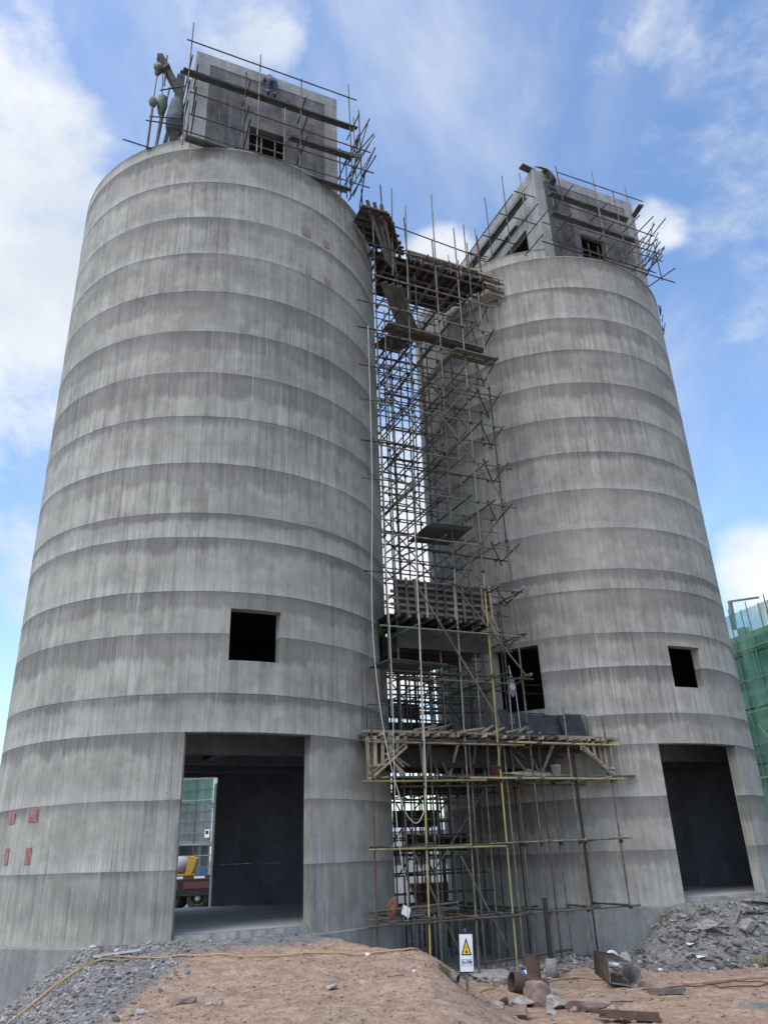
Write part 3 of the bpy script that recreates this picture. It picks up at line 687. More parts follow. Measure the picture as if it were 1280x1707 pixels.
mid = thing('landing_formwork', 'pale timber edge formwork of the landing halfway down the scaffold tower', 'formwork', (MID.x, MID.y, 8.0), TH)
for k in range(10): w = -4.55 + k * .26; h = min(ext(w) - .02, 3.0); MB().box(-h, .62, w, w + .25, 0.05, .08).build('soffit_board', 'ply_dark', mid)
for k in range(10): bar('joist', (-2.7 + k * .35, -4.75 + J(.1), 0), (-2.7 + k * .35, -2.6, 0), .06, .09, 'timber_grey', mid)
for j in range(5): bar('edge_rail', (-2.85 + J(.1), -4.62, .16 + j * .2), (.55 + J(.15), -4.62, .16 + j * .2), .05, .085, pick([('timber_pale', 1), ('timber_grey', 3)]), mid)
bar('edge_board', (-2.75, -4.57, .62), (.5, -4.57, .62), .03, 1.1, 'ply_dark', mid)
for k in range(11): bar('stud', (-2.7 + k * .32, -4.68, .02 + J(.1)), (-2.7 + k * .32 + J(.06), -4.68, 1.2 + J(.06)), .06, .06, pick([('timber_pale', 1), ('timber_grey', 2)]), mid)
for k in range(5): bar('raker', (.1 + .1 * k, -4.75, .5 - .1 * k), (.58, -4.75 + J(.1), -.55 + .1 * k), .05, .06, 'timber_pale', mid)
for k in range(4): bar('beam_side', (-2.6, -4.3 + .55 * k, -.55), (.5, -4.3 + .55 * k, -.55), .04, .6, 'ply_dark', mid)

def sheet(name, label, cx, cy, z, L, W, m, rx=0, ry=0, rz=0, n=1):
    o = thing(name, label, 'sheet', site(cx, cy, z), TH + rz)
    for k in range(n):
        b = MB(); b.box(-L / 2 + .05 * k, L / 2 + .07 * k, -W / 2 - .04 * k, W / 2 - .03 * k, .03 * k, .03 * k + .018)
        q = b.build('panel', m, o); q.rotation_euler = (rx, ry, J(.05))
    return o
sheet('plywood_stack', 'stack of dark sheets hung in the scaffold tower above the landing formwork', -1.35, -4.9, 10.6, 1.5, 1.1, 'ply_green', R_(-6), R_(-4), 0.1, 4)
sheet('leaning_board', 'single board sloping down to the left above the landing formwork', -2.25, -5.0, 9.95, 1.1, .45, 'ply_green', 0, R_(-28), 0.1)
sheet('plywood_stack', 'dark green sheets laid beside the left silo just above the guard mesh', -2.6, -4.8, 6.45, 1.75, 1.2, 'ply_green', R_(3), R_(2), 0, 3)

plat = thing('platform_formwork', 'wide timber formwork platform with slatted brackets above the lower scaffold', 'formwork', (MID.x, MID.y, 4.5), TH)
for k in range(12):
    w = -4.95 + k * .22; MB().box(-min(ext(w), 3.95), min(ext(w), 4.1), w, w + .21, 0.08, .11).build('deck_board', 'ply_dark' if k > 1 else 'timber_grey', plat)
for k in range(30):
    u = -3.95 + k * .278; x = J(.16)
    bar('joist', (u + x, -5.25 + J(.14), .04), (u + J(.05), -2.9, .03), .055, .085, pick([('timber_pale', 4), ('timber_grey', 1)]), plat)
for k in range(4): bar('edge_rail', (-4.05 + 2.05 * k, -5.02, .13 + J(.02)), (-1.95 + 2.05 * k, -5.04, .13 + J(.03)), .09, .07, pick([('timber_pale', 3), ('timber_grey', 1)]), plat)
for k in range(3): bar('bearer', (-4.0, -4.9 + .8 * k, -.06), (4.1, -4.9 + .8 * k, -.06), .07, .09, 'timber_grey', plat)
for k in range(13):     # loose battens thrown on the edge
    u = -2.6 + k * .36; bar('batten', (u, -5.2 + J(.1), .17), (u + .75 + J(.3), -4.7 + J(.2), .32 + J(.12)), .045, .05, pick([('timber_pale', 2), ('timber_grey', 2)]), plat)
def bracket(u0, u1, wb, z_in, n=6):
    """slatted triangular side form"""
    for k in range(n):
        t = k / (n - 1); u = u0 + (u1 - u0) * t; zb = -1.15 + (z_in + 1.15) * (1 - t)
        bar('bracket_slat', (u, wb, .0), (u + J(.03), wb, zb), .09, .035, 'timber_pale', plat, (0, 1, 0))
    bar('bracket_rail', (u0, wb - .05, -.1), (u1, wb - .05, -.12), .09, .05, 'timber_pale', plat)
    for d in (0, .12): bar('bracket_rail', (u0, wb - .05 - d * .3, z_in + .1 - d), (u1, wb - .05 - d * .3, -1.0 - d), .08, .05, 'timber_pale', plat)
    bar('bracket_rail', (u1 + (u0 - u1) * .45, wb - .05, -.72), (u1, wb - .05, -.78), .08, .05, 'timber_pale', plat)
bracket(-2.85, -3.95, -5.08, -.25); bracket(3.0, 4.05, -5.0, -.25); bracket(0.95, 1.55, -4.3, -.3, 5)
for k in range(6): bar('loose_slat', (-3.4 + J(.2), -5.12, -.3 + J(.3)), (-2.9 + J(.2), -5.0, -.8 + J(.3)), .06, .04, 'timber_pale', plat)
for k in range(14): bar('prop_board', (-2.6 + k * .4 + J(.1), -4.2 + J(.5), -.25 - J(.1)), (-1.9 + k * .4 + J(.2), -3.8 + J(.4), -.35 + J(.3)), .08, .05, 'timber_grey', plat)
for k in range(4): bar('beam_side', (-2.8, -4.4 + .5 * k, -.45), (2.4 - .4 * k, -4.4 + .5 * k, -.45), .04, .55, 'ply_dark', plat)
for k in range(16): bar('prop', (-2.7 + k * .33 + J(.1), -4.5 + J(.6), -1.05 + J(.1)), (-2.7 + k * .33 + J(.15), -4.5 + J(.6), -.1), .06, .06, pick([('timber_grey', 3), ('timber_pale', 1)]), plat)
for k, (z_, a_, b_) in enumerate([(-.95, -1.5, 1.4), (-1.9, -1.4, .2), (-2.6, -.9, 1.3), (.9, -1.3, 1.2), (1.6, -1.4, .1)]): bar('gap_dark_panel', (a_, -1.1 + .25 * k, z_), (b_, -1.1 + .25 * k, z_ + J(.05)), .03, .5, 'ply_dark', plat)  # dark sheets added to make the gap behind the scaffold darker
# lower working level with planks
lowp = thing('working_planks', 'loose planks forming the lower working level of the front scaffold', 'planks', (MID.x, MID.y, 3.42), TH)
for k in range(9):
    u = -3.7 + .82 * k; bar('plank', (u, -5.15 + .12 * (k % 4), .03 + .02 * (k % 3)), (u + 1.9 + J(.3), -5.1 + .13 * (k % 4) + J(.1), .03 + .02 * (k % 3) + J(.03)), .16, .04, pick([('timber_pale', 2), ('timber_grey', 3)]), lowp)
for k in range(5): bar('plank', (0.2 + .3 * k, -5.05 + .1 * k, .16 + .02 * k), (1.4 + .35 * k, -4.75 + .05 * k, .10 + .01 * k), .12, .035, 'timber_pale', lowp)
for rt_, mb in list(COUP.values()):
    o = mb.build('coupler', 'coupler_iron', rt_); o['kind'] = 'stuff'
COUP.clear()

# ------------------------------------------------------------------ scaffolds round the two head houses
def head_scaffold(name, label, c, side):
    root = thing(name, label, 'scaffold', (c.x, c.y, RIM), TH); z = lambda q: q - RIM
    L = side == 'left'
    ups = [(-2.95, 22.9, 28.9), (-1.0, 23.6, 27.3), (-0.5, 23.6, 28.5), (0.4, 23.6, 26.2), (0.98, 23.5, 28.0), (2.95, 23.6, 28.6), (3.1, 23.6, 26.9), (3.3, 23.7, 27.4)] if L else \
          [(-1.95, 26.2, 28.2), (-0.06, 23.6, 28.8), (1.0, 25.0, 27.9), (1.7, 23.5, 28.5), (2.75, 23.5, 25.6)]
    for x, z0, z1 in ups: pole('standard', (x + J(.03), -5.62, z(z0)), (x + J(.06), -5.6, z(z1)), .024, pick(DARK + [('tube_grey', 5)]), root)
    leds = [(-3.15, 3.2, 27.85), (-2.9, 3.0, 26.3), (-2.9, 3.7, 25.35), (-2.85, 3.8, 24.32), (-2.95, 3.6, 23.5), (.5, 3.3, 24.85)] if L else \
           [(-2.0, 2.6, 27.8), (-2.2, 2.8, 26.0), (-3.2, 2.95, 24.6), (-2.0, 3.0, 24.95), (-2.9, 2.4, 23.8), (-3.4, 3.4, 23.55), (-2.2, 2.5, 25.4)]
    for a, b, q in leds: pole('ledger', (a, -5.66, z(q)), (b, -5.66, z(q + J(.08))), .024, pick(DARK + [('tube_grey', 4)]), root)
    pls = [(-3.15, 3.3, 26.72), (.75, 3.25, 25.2), (-2.8, -1.3, 23.62), (1.2, 3.0, 23.5)] if L else [(-2.35, 1.9, 26.85), (-2.35, 2.0, 25.72)]
    for a, b, q in pls:
        for k in range(2): bar('plank', (a + J(.1), -5.36 + .14 * k, z(q)), (b + J(.12), -5.36 + .14 * k, z(q + J(.03))), .135, .05, 'plank_grey', root)
    xs = (-2.8, -1.0, .98, 3.0) if L else (-2.0, -.06, 1.7, 2.3)
    for x in xs:          # putlogs, sticking out towards the front
        for q in (26.4, 25.2, 24.2): pole('putlog', (x + .06, -6.15 + J(.25), z(q)), (x + .1 + J(.05), -4.95, z(q + .03)), .024, 'tube_dark', root)
    ex = 3.3 if L else 2.5   # crossing tubes past the right-hand corner
    for k in range(6):
        q = 23.7 + .5 * k; pole('putlog', (ex + J(.35), -6.3 + J(.2), z(q + J(.2))), (ex + .2 + J(.35), -4.4 + J(.5), z(q + J(.2))), .024, 'tube_dark', root)
    for k in range(4): pole('brace', (ex - .3 + J(.2), -5.5, z(23.6 + .4 * k)), (ex + .5 + J(.2), -5.7, z(25.2 + .5 * k)), .024, pick(DARK), root)
    if L:
        for x, q in ((2.9, 26.3), (3.15, 25.9), (3.3, 25.2)): pole('standard', (x, -4.6, z(23.9)), (x, -4.6, z(q)), .024, pick([('tube_rust', 1), ('tube_dark', 1)]), root)
        for q in (24.6, 25.6): pole('return_ledger', (3.1, -6.0, z(q)), (3.15, 0.5, z(q)), .024, 'tube_dark', root)
        for q in (24.5, 25.5, 26.7): pole('return_ledger', (-2.95, -6.0, z(q)), (-2.98, 1.0, z(q)), .024, 'tube_dark', root)
        for y in (-3, -1): pole('standard', (-3.0, y, z(24.0)), (-3.0, y, z(29.0)), .024, 'tube_dark', root)
    else:
        for y, z0, z1 in ((-4.82, 25.0, 28.1), (-3.5, 24.6, 29.2), (-2.1, 25.4, 29.3), (0, 26, 29.5), (-1, 26, 28.4), (1.6, 25.5, 29.0), (-.4, 25, 27.5)): pole('standard', (-3.3, y, z(z0)), (-3.3, y + J(.05), z(z1)), .024, pick([('tube_dark', 2), ('tube_rust', 1), ('tube_grey', 2)]), root)
        for a, b, q in ((-5.75, -2.1, 25.45), (-6.35, -3.4, 24.6), (-4.3, 0.3, 26.35), (-5.8, -4.3, 23.8), (-4.2, 1.5, 27.45), (-5.0, 2.5, 25.5)): pole('return_ledger', (-3.36, a, z(q)), (-3.36, b, z(q + J(.1))), .024, 'tube_dark', root)
        for y in (-4.8, -3.5, -2.1, -.9): pole('putlog', (-3.7 + J(.1), y, z(26.9)), (-2.7, y, z(26.95)), .024, 'tube_dark', root); pole('putlog', (-3.9 + J(.2), y + .1, z(25.5)), (-2.7, y + .1, z(25.5)), .024, 'tube_dark', root)
        for k in range(2): bar('plank', (-3.15 + .14 * k, -4.6 + J(.1), z(27.0)), (-3.15 + .14 * k, 2.6 + J(.3), z(27.05)), .13, .05, 'plank_grey', root)
        for k in range(1): bar('plank', (-3.2 + .2 * k, -4.0, z(25.9)), (-3.2 + .2 * k, -1.6, z(25.9)), .14, .05, 'timber_grey', root)
        bar('plank', (-3.15, -4.75, z(28.62)), (-2.45, -4.7, z(28.6)), .3, .06, 'plank_grey', root); bar('plank', (2.5, -5.6, z(27.7)), (2.7, -4.8, z(27.74)), .24, .06, 'plank_grey', root)
    return root
head_scaffold('head_scaffold', 'steel tube scaffold round the concrete head house on the left silo', CL, 'left')
head_scaffold('head_scaffold', 'steel tube scaffold round the concrete head house on the right silo', CR, 'right')
# short tubes left standing behind the right silo's rim
reb = thing('starter_bars', 'rough debris and bars clinging to the right rim of the farther silo', 'bars', (CR.x, CR.y, 23.0), TH)
for k in range(16):
    a = R_(-38 + J(9)); r = RS + .06 + J(.04); z0 = J(.7); pole('bar', (r * cos(a), r * sin(a), z0), ((r + .05) * cos(a + J(.03)), (r + .05) * sin(a), z0 + .45 + J(.2)), .02, pick([('timber_grey', 1), ('tube_rust', 1)]), reb)

# ------------------------------------------------------------------ hoist on the left silo
hz_ = RIM
hoist = thing('hoist', 'jib hoist with hanging hook ball standing on the left silo rim', 'hoist', local_of(CL, 0, 0, RIM), TH)
h = lambda x, y, q: (x, y, q - RIM)
bar('mast', h(-3.12, -4.0, 23.95), h(-3.08, -4.0, 28.0), .28, .26, 'plank_grey', hoist)
bar('mast', h(-3.42, -3.9, 24.1), h(-3.18, -3.95, 26.6), .14, .16, 'plank_grey', hoist)
for k in range(2): bar('boom', h(-3.15 + .0, -4.05 + .16 * k, 27.35), h(-3.9, -4.05 + .16 * k, 28.75), .12, .2, 'timber_grey', hoist)
bar('boom_cleat', h(-3.55, -4.2, 28.2), h(-3.95, -3.75, 28.05), .14, .16, 'timber_grey', hoist)
b = MB(); b.lathe([(.05, -.75), (.3, -.7), (.34, -.2), (.26, .4), (.22, .75), (.08, .8)], 12, Matrix.Translation(h(-3.12, -4.05, 25.9))); b.build('wrapped_drum', 'tarp_bluegrey', hoist, True)
b = MB(); b.lathe([(.02, -.1), (.16, -.08), (.16, .08), (.02, .1)], 12, Matrix.Translation(h(-3.9, -4.0, 28.15)) @ Matrix.Rotation(pi / 2, 4, 'X')); b.build('sheave', 'steel_grey', hoist, True)
b = MB(); b.tube([h(-3.9, -4.1, 28.15), h(-3.93, -4.1, 26.3)], .018, 6); b.build('cable', 'wire_dark', hoist)
b = MB(); b.tube([h(-3.72, -4.0, 28.1), h(-3.66, -4.0, 26.8)], .018, 6); b.build('cable', 'wire_dark', hoist)
b = MB(); b.lathe([(.02, -.2), (.12, -.15), (.15, 0), (.12, .15), (.03, .2)], 12, Matrix.Translation(h(-3.94, -4.1, 26.2))); b.build('hook_ball', 'steel_grey', hoist, True)
b = MB(); b.lathe([(.03, -.6), (.12, -.4), (.19, 0), (.17, .35), (.05, .5)], 10, Matrix.Translation(h(-3.62, -4.0, 26.3))); b.build('pulley_block', 'ply_green', hoist, True)
for p0, p1, r in [((-3.95, -4.1, 23.9), (-3.93, -4.1, 26.1), .04), ((-3.65, -4.0, 24.1), (-3.43, -4.0, 27.3), .03), ((-3.67, -4.05, 24.0), (-3.6, -4.0, 25.9), .05), ((-3.62, -4.0, 27.3), (-3.64, -4.0, 28.9), .03)]:
    pole('stay_tube', h(*p0), h(*p1), r, pick([('tube_grey', 1), ('timber_grey', 1)]), hoist)
for p0, p1 in [((-4.0, -4.1, 25.45), (-3.0, -4.5, 25.35)), ((-4.1, -4.2, 25.1), (-3.0, -4.6, 24.9)), ((-3.75, -4.0, 27.0), (-2.9, -4.4, 27.15)), ((-4.75, -4.3, 23.8), (-3.3, -4.0, 24.08))]: pole('cross_tube', h(*p0), h(*p1), .024, 'tube_dark', hoist)

# ------------------------------------------------------------------ people
def person(name, label, loc, rz, J_, edges, rad, zones, helmet, cloth):
    """J_: joint name -> xyz ; one skinned surface, faces take the material of the nearest limb"""
    names = list(J_); idx = {n: i for i, n in enumerate(names)}
    me = bpy.data.meshes.new('body'); me.from_pydata([J_[n] for n in names], [(idx[a], idx[b]) for a, b in edges], [])
    o = bpy.data.objects.new('body', me); C.objects.link(o)
    sk = o.modifiers.new('skin', 'SKIN'); sk.use_smooth_shade = True
    for i, n in enumerate(names):
        r = rad[n]; v = me.skin_vertices[0].data[i]; v.radius = (r, r); v.use_root = (n == 'pelvis')
    ss = o.modifiers.new('sub', 'SUBSURF'); ss.levels = 2; ss.render_levels = 2
    dg = bpy.context.evaluated_depsgraph_get(); dg.update()
    m2 = bpy.data.meshes.new_from_object(o.evaluated_get(dg)); bpy.data.objects.remove(o)
    mats = []
    for z_ in zones.values():
        if z_ not in mats: mats.append(z_)
    m2.materials.clear()
    for z_ in mats: m2.materials.append(MATS[z_])
    segs = [(Vector(J_[a]), Vector(J_[b]), zones.get(b, 'cloth_dark')) for a, b in edges]
    for p in m2.polygons:
        best = None
        for a, b_, z_ in segs:
            t = max(0, min(1, (p.center - a).dot(b_ - a) / max((b_ - a).length_squared, 1e-9))); d = (p.center - a - (b_ - a) * t).length
            if best is None or d < best[0]: best = (d, z_)
        p.material_index = mats.index(best[1]); p.use_smooth = True
    root = thing(name, label, 'person', loc, rz)
    bo = link(bpy.data.objects.new('body', m2), root)
    hd = Vector(J_['head_top'])
    hb = MB(); hb.lathe([(.155, -.03), (.165, -.02), (.135, .0), (.13, .05), (.10, .11), (.04, .145), (.01, .148)], 16, Matrix.Translation(hd - Vector((0, 0, .06)))); hb.build('helmet' if helmet == 'helmet_yellow' else 'hat', helmet, root, True)
    return root
def worker(name, label, loc, rz, lean, helmet, top, legs, arms, knee=0.25):
    hp = Vector((0, 0, .78)); ch = hp + Vector((0, -sin(lean) * .46, cos(lean) * .46)); nk = ch + Vector((0, -sin(lean) * .14, cos(lean) * .12)); hd = nk + Vector((0, -.06, .1)); ht = hd + Vector((0, -.02, .13))
    J_ = {'pelvis': hp, 'waist': hp.lerp(ch, .45), 'chest': ch, 'neck': nk, 'head': hd, 'head_top': ht}
    E = [('pelvis', 'waist'), ('waist', 'chest'), ('chest', 'neck'), ('neck', 'head'), ('head', 'head_top')]
    rad = {'pelvis': .15, 'waist': .14, 'chest': .165, 'neck': .06, 'head': .1, 'head_top': .075}; Z = {'waist': top, 'chest': top, 'neck': 'skin', 'head': 'skin', 'head_top': 'skin'}
    for s, sd_ in ((-1, 'l'), (1, 'r')):
        sh = ch + Vector((s * .2, 0, .05)); el, ha = arms[sd_]; el = Vector(el); ha = Vector(ha)
        d = (ha - el).normalized(); side = Vector((s, 0, 0))
        J_.update({'sh' + sd_: sh, 'el' + sd_: el, 'wr' + sd_: el.lerp(ha, .85), 'pa' + sd_: ha + d * .05})
        E += [('chest', 'sh' + sd_), ('sh' + sd_, 'el' + sd_), ('el' + sd_, 'wr' + sd_), ('wr' + sd_, 'pa' + sd_)]
        rad.update({'sh' + sd_: .075, 'el' + sd_: .05, 'wr' + sd_: .034, 'pa' + sd_: .036}); Z.update({'sh' + sd_: top, 'el' + sd_: top, 'wr' + sd_: top, 'pa' + sd_: 'skin'})
        for k, (ox, ln) in enumerate(((-.028, .075), (-.009, .085), (.01, .08), (.028, .062))):
            q = ha + d * .06 + side * ox; f1 = 'f%d%s' % (k, sd_); f2 = f1 + 'b'
            J_[f1] = q + d * ln * .55; J_[f2] = q + d * ln * .8 + Vector((0, 0, -ln * .45)); rad[f1] = .009; rad[f2] = .008
            E += [('pa' + sd_, f1), (f1, f2)]; Z[f1] = Z[f2] = 'skin'
        J_['th' + sd_] = ha - side * .055 + d * .03; rad['th' + sd_] = .01; E.append(('wr' + sd_, 'th' + sd_)); Z['th' + sd_] = 'skin'
        kn = Vector((s * .13, -knee, .44)); an = Vector((s * .12, .04, .08)); to = Vector((s * .13, -.15, .04))
        J_.update({'hi' + sd_: hp + Vector((s * .1, 0, -.06)), 'kn' + sd_: kn, 'an' + sd_: an, 'to' + sd_: to})
        E += [('pelvis', 'hi' + sd_), ('hi' + sd_, 'kn' + sd_), ('kn' + sd_, 'an' + sd_), ('an' + sd_, 'to' + sd_)]
        rad.update({'hi' + sd_: .1, 'kn' + sd_: .07, 'an' + sd_: .048, 'to' + sd_: .038}); Z.update({'hi' + sd_: legs, 'kn' + sd_: legs, 'an' + sd_: legs, 'to' + sd_: 'cloth_dark'})
    return person(name, label, loc, rz, J_, E, rad, Z, helmet, legs)
worker('person', 'stooping person in grey top and blue trousers at the left head house parapet', local_of(CL, 0.02, -5.28, 27.05), TH + pi, R_(38), 'cloth_grey', 'cloth_grey', 'cloth_blue',
       {'l': ((-.3, -.42, .98), (-.18, -.62, .88)), 'r': ((.3, -.42, .98), (.2, -.62, .86))})
worker('person', 'person in dark clothes and yellow helmet leaning over the right head house corner', local_of(CR, -1.9, -5.25, 27.1), TH + pi + .5, R_(25), 'helmet_yellow', 'cloth_dark', 'cloth_dark',
       {'l': ((-.34, -.3, 1.1), (-.3, -.55, 1.2)), 'r': ((.42, -.2, 1.15), (.62, -.4, 1.22))})

# ------------------------------------------------------------------ things on the platform
def guard(label, u0, u1, w, z, h=.75):
    root = thing('guard_mesh', label, 'guard', site(u0, w, z), TH, 'wire mesh guards on the platform')
    L = u1 - u0; r = .1
    fr = [(0, 0, 0), (0, 0, h - r), (r * .3, 0, h - r * .3), (r, 0, h), (L - r, 0, h), (L - r * .3, 0, h - r * .3), (L, 0, h - r), (L, 0, 0), (0, 0, 0)]
    b = MB(); b.tube(fr, .017, 6, False); b.build('frame', 'wire_dark', root)
    b = MB(); k = int(L / .11)
    for i in range(1, k): b.box(L * i / k - .003, L * i / k + .003, -.003, .003, .01, h - .02)
    for i in range(1, 7): b.box(.01, L - .01, .003, .009, h * i / 7 - .003, h * i / 7 + .003)
    b.build('wire_mesh', 'wire_dark', root)
guard('mesh guard at the left end of the platform against the left silo', -3.75, -2.65, -4.6, 4.66)
guard('long mesh guard in the middle of the platform behind the battens', -2.6, 0.6, -3.9, 4.66, .85)
guard('mesh guard half hidden behind the black sheets on the platform', 0.7, 2.6, -3.95, 4.66, .8)
guard('mesh guard at the right end of the platform against the right silo', 2.75, 3.65, -4.55, 4.66, .7)
def lean_board(name, label, u, w, z, L, H, m, tilt=R_(12), rz=0):
    b = MB(); b.box(-L / 2, L / 2, -.009, .009, 0, H); o = b.build(name, m); o.location = site(u, w, z); o.rotation_euler = (-tilt, 0, TH + rz); tag(o, label, 'board'); return o
lean_board('black_board', 'glossy black sheet leaning at the right of the platform, farthest right of three', 3.05, -4.72, 4.64, .85, .72, 'ply_black', R_(15))
lean_board('black_board', 'wide black sheet with pale streaks leaning in the middle of the platform', 1.95, -4.62, 4.64, 1.7, .74, 'ply_black', R_(18))
lean_board('black_board', 'small upright black board with green stripe beside the pulley ropes', .62, -4.75, 4.64, .42, .78, 'ply_black', R_(10), .4)
lean_board('blue_board', 'low blue and green board lying behind the pulley ropes', .1, -3.6, 4.64, .9, .3, 'blue_paint', R_(40))
bk = thing('pulley_hoist', 'small blue-grey pulley block hanging in front of the big side window', 'pulley', site(.85, -4.85, 6.1), TH)
b = MB(); b.prism([(-.13, -.03, -.2), (-.1, -.03, .12), (0, -.03, .34), (.1, -.03, .12), (.13, -.03, -.2), (0, -.03, -.36)], (0, .06, 0)); b.build('cheek_plate', 'tarp_bluegrey', bk)
b = MB(); b.lathe([(.1, -.045), (.1, .045)], 14, Matrix.Translation((0, 0, -.05)) @ Matrix.Rotation(pi / 2, 4, 'X')); b.build('sheave', 'far_white', bk)
for x in (-.1, .12): b = MB(); b.tube([(x, 0, -.1), (x * 1.3, 0, -1.4)], .014, 6); b.build('rope', 'rope_white', bk)
b = MB(); b.tube([(0, 0, .3), (0, .05, .6)], .014, 6); b.build('sling', 'rope_white', bk)
for u, z, l in ((.35, 5.9, 1.5),): pole('upright_tube', (-.45, .2, -1.4), (-.5, .2, .35), .024, 'tube_grey', bk)
def bucket(label, u, w, z, m, s=1.0):
    root = thing('bucket', label, 'bucket', site(u, w, z), 0)
    b = MB(); b.lathe([(.11 * s, 0), (.145 * s, .30 * s), (.152 * s, .30 * s), (.152 * s, .285 * s)], 16); b.lathe([(.135 * s, .29 * s), (.10 * s, .02)], 16, None, False); b.build('pail', m, root, True)
    b = MB(); b.tube([(.15 * s * cos(a), .02, .29 * s + .12 * s * sin(a)) for a in [pi * i / 8 for i in range(9)]], .006, 5); b.build('handle', 'wire_dark', root)
bucket('dull red bucket on the lower planks of the front scaffold', -.05, -4.9, 3.5, 'red_plastic', .9)
bucket('whitish mortar-stained bucket on the lower planks below the black sheets', 2.15, -4.75, 3.52, 'rubble_white', 1.05)
vs_, fs_ = None, None
bm = bmesh.new(); bmesh.ops.create_icosphere(bm, subdivisions=3, radius=1.0)
for v in bm.verts:
    q = v.co.copy(); f = 1 + .28 * mnoise.noise(q * 1.6) + .14 * mnoise.noise(q * 4.0); v.co = Vector((q.x * .15 * f * (1 - .35 * max(0, q.z)), q.y * .12 * f, q.z * .26 * f + .24))
sm_ = bpy.data.meshes.new('sack'); bm.to_mesh(sm_); bm.free(); sm_.materials.append(MATS['orange_sack'])
so_ = link(bpy.data.objects.new('sack', sm_)); so_.location = site(-3.4, -4.95, .17); so_.rotation_euler = (.1, .25, 0); tag(so_, 'crumpled reddish sack beside the foot of the left silo', 'sack')
pb = MB(); pb.box(-.11, .11, -.012, .012, 0, .24); po = pb.build('paper_board', 'white_paint'); po.location = site(-3.05, -5.05, .2); po.rotation_euler = (-.4, .5, TH); tag(po, 'small white paper board tilted against the reddish sack', 'board')

# ropes down the front of the tower
def rope(label, pts, r=.0115, m='rope_white'):
    out_ = []
    P = [Vector(p) for p in pts]
    for i in range(len(P) - 1):
        p0 = P[max(i - 1, 0)]; p1 = P[i]; p2 = P[i + 1]; p3 = P[min(i + 2, len(P) - 1)]
        for k in range(6):
            t = k / 6; out_.append(.5 * ((2 * p1) + (p2 - p0) * t + (2 * p0 - 5 * p1 + 4 * p2 - p3) * t * t + (3 * p1 - p0 - 3 * p2 + p3) * t ** 3))
    out_.append(P[-1]); o = MB().tube(out_, r, 6).build('rope', m, None, True); tag(o, label, 'rope'); return o
rope('pale rope hanging in a long loop from high on the left silo edge', [site(-3.75, -5.55, 17.5), site(-3.8, -5.6, 12), site(-3.95, -5.65, 7.5), site(-3.75, -5.7, 4.6), site(-3.35, -5.7, 2.9), site(-3.05, -5.7, 2.35), site(-2.8, -5.7, 2.4), site(-2.62, -5.7, 3.0), site(-2.55, -5.65, 4.8), site(-2.5, -5.6, 7.5), site(-2.45, -5.55, 10.4)])
rope('pale rope hanging straight down to the reddish sack', [site(-3.42, -5.5, 10.0), site(-3.36, -5.5, 6), site(-3.4, -5.5, 3), site(-3.3, -5.5, 1.5), site(-3.12, -5.4, .9), site(-3.1, -5.3, .1)], .012)

# ------------------------------------------------------------------ loose ground material
ICO = None
def rock_mesh(rnd, r, flat=0.7, sub=1):
    """irregular stone: noisy low icosphere -> verts, faces"""
    global ICO
    if ICO is None: ICO = {}
    if sub not in ICO:
        bm = bmesh.new(); bmesh.ops.create_icosphere(bm, subdivisions=sub, radius=1.0)
        bm.verts.ensure_lookup_table(); ICO[sub] = ([v.co.copy() for v in bm.verts], [tuple(v.index for v in f.verts) for f in bm.faces]); bm.free()
    vs, fs = ICO[sub]; sd_ = rnd.uniform(0, 100); sx, sy, sz = r * rnd.uniform(.7, 1.3), r * rnd.uniform(.6, 1.1), r * flat * rnd.uniform(.6, 1.1)
    M = Matrix.Rotation(rnd.uniform(0, 6.28), 3, 'Z') @ Matrix.Rotation(rnd.uniform(-.5, .5), 3, 'X')
    # planes chop the ball into angular faces
    cuts = [(Vector((rnd.gauss(0, 1), rnd.gauss(0, 1), rnd.gauss(0, 1))).normalized(), rnd.uniform(.45, .8)) for _ in range(7)]
    out_ = []
    for v in vs:
        q = v * (1 + .25 * mnoise.noise(v * 1.3 + Vector((sd_, 0, 0))))
        for nn, d in cuts:
            e = q.dot(nn) - d
            if e > 0: q = q - nn * e
        if sub > 2: q = q * (1 + .10 * mnoise.noise(q * 3.1 + Vector((0, sd_, 0))) + .05 * mnoise.noise(q * 7.3 + Vector((0, 0, sd_))))
        out_.append(M @ Vector((q.x * sx, q.y * sy, q.z * sz)))
    return out_, fs
def scatter(name, label, cat, m, n, place, size, flat=.7, parts=None, slivers=0.0, seed=1):
    rnd = random.Random(seed); mb = MB()
    k = 0
    while k < n:
        p = place(rnd)
        if p is None: continue
        k += 1; x, y = p; z = ground_h(x, y); r = size(rnd)
        if rnd.random() < slivers:
            L = r * rnd.uniform(2, 5); a = rnd.uniform(0, 6.28); t = rnd.uniform(-.5, .5); d = Vector((cos(a) * cos(t), sin(a) * cos(t), sin(t)))
            Mx = Matrix.Translation((x, y, z + r * .5)) @ d.to_track_quat('X', 'Z').to_matrix().to_4x4(); mb.box(-L / 2, L / 2, -r * .3, r * .3, -r * .12, r * .12, Mx)
        else:
            vs_, fs_ = rock_mesh(rnd, r, flat, 1 if r < .13 else 2); mb.add([v + Vector((x, y, z + r * flat * .25)) for v in vs_], fs_)
    o = mb.build(name, m); tag(o, label, cat, None, 'stuff'); return o
def in_gravel(rnd):
    y = rnd.uniform(10.5, 19.6); x = rnd.uniform(-9.5, -3.4 - (y - 11) * .05); d = hypot(x - CL.x, y - CL.y)
    if d < 5.86: return None
    e = -3.75 - (y - 11) * .05 - x
    if e < .6 and rnd.random() > max(.15, e / .6): return None
    return x, y
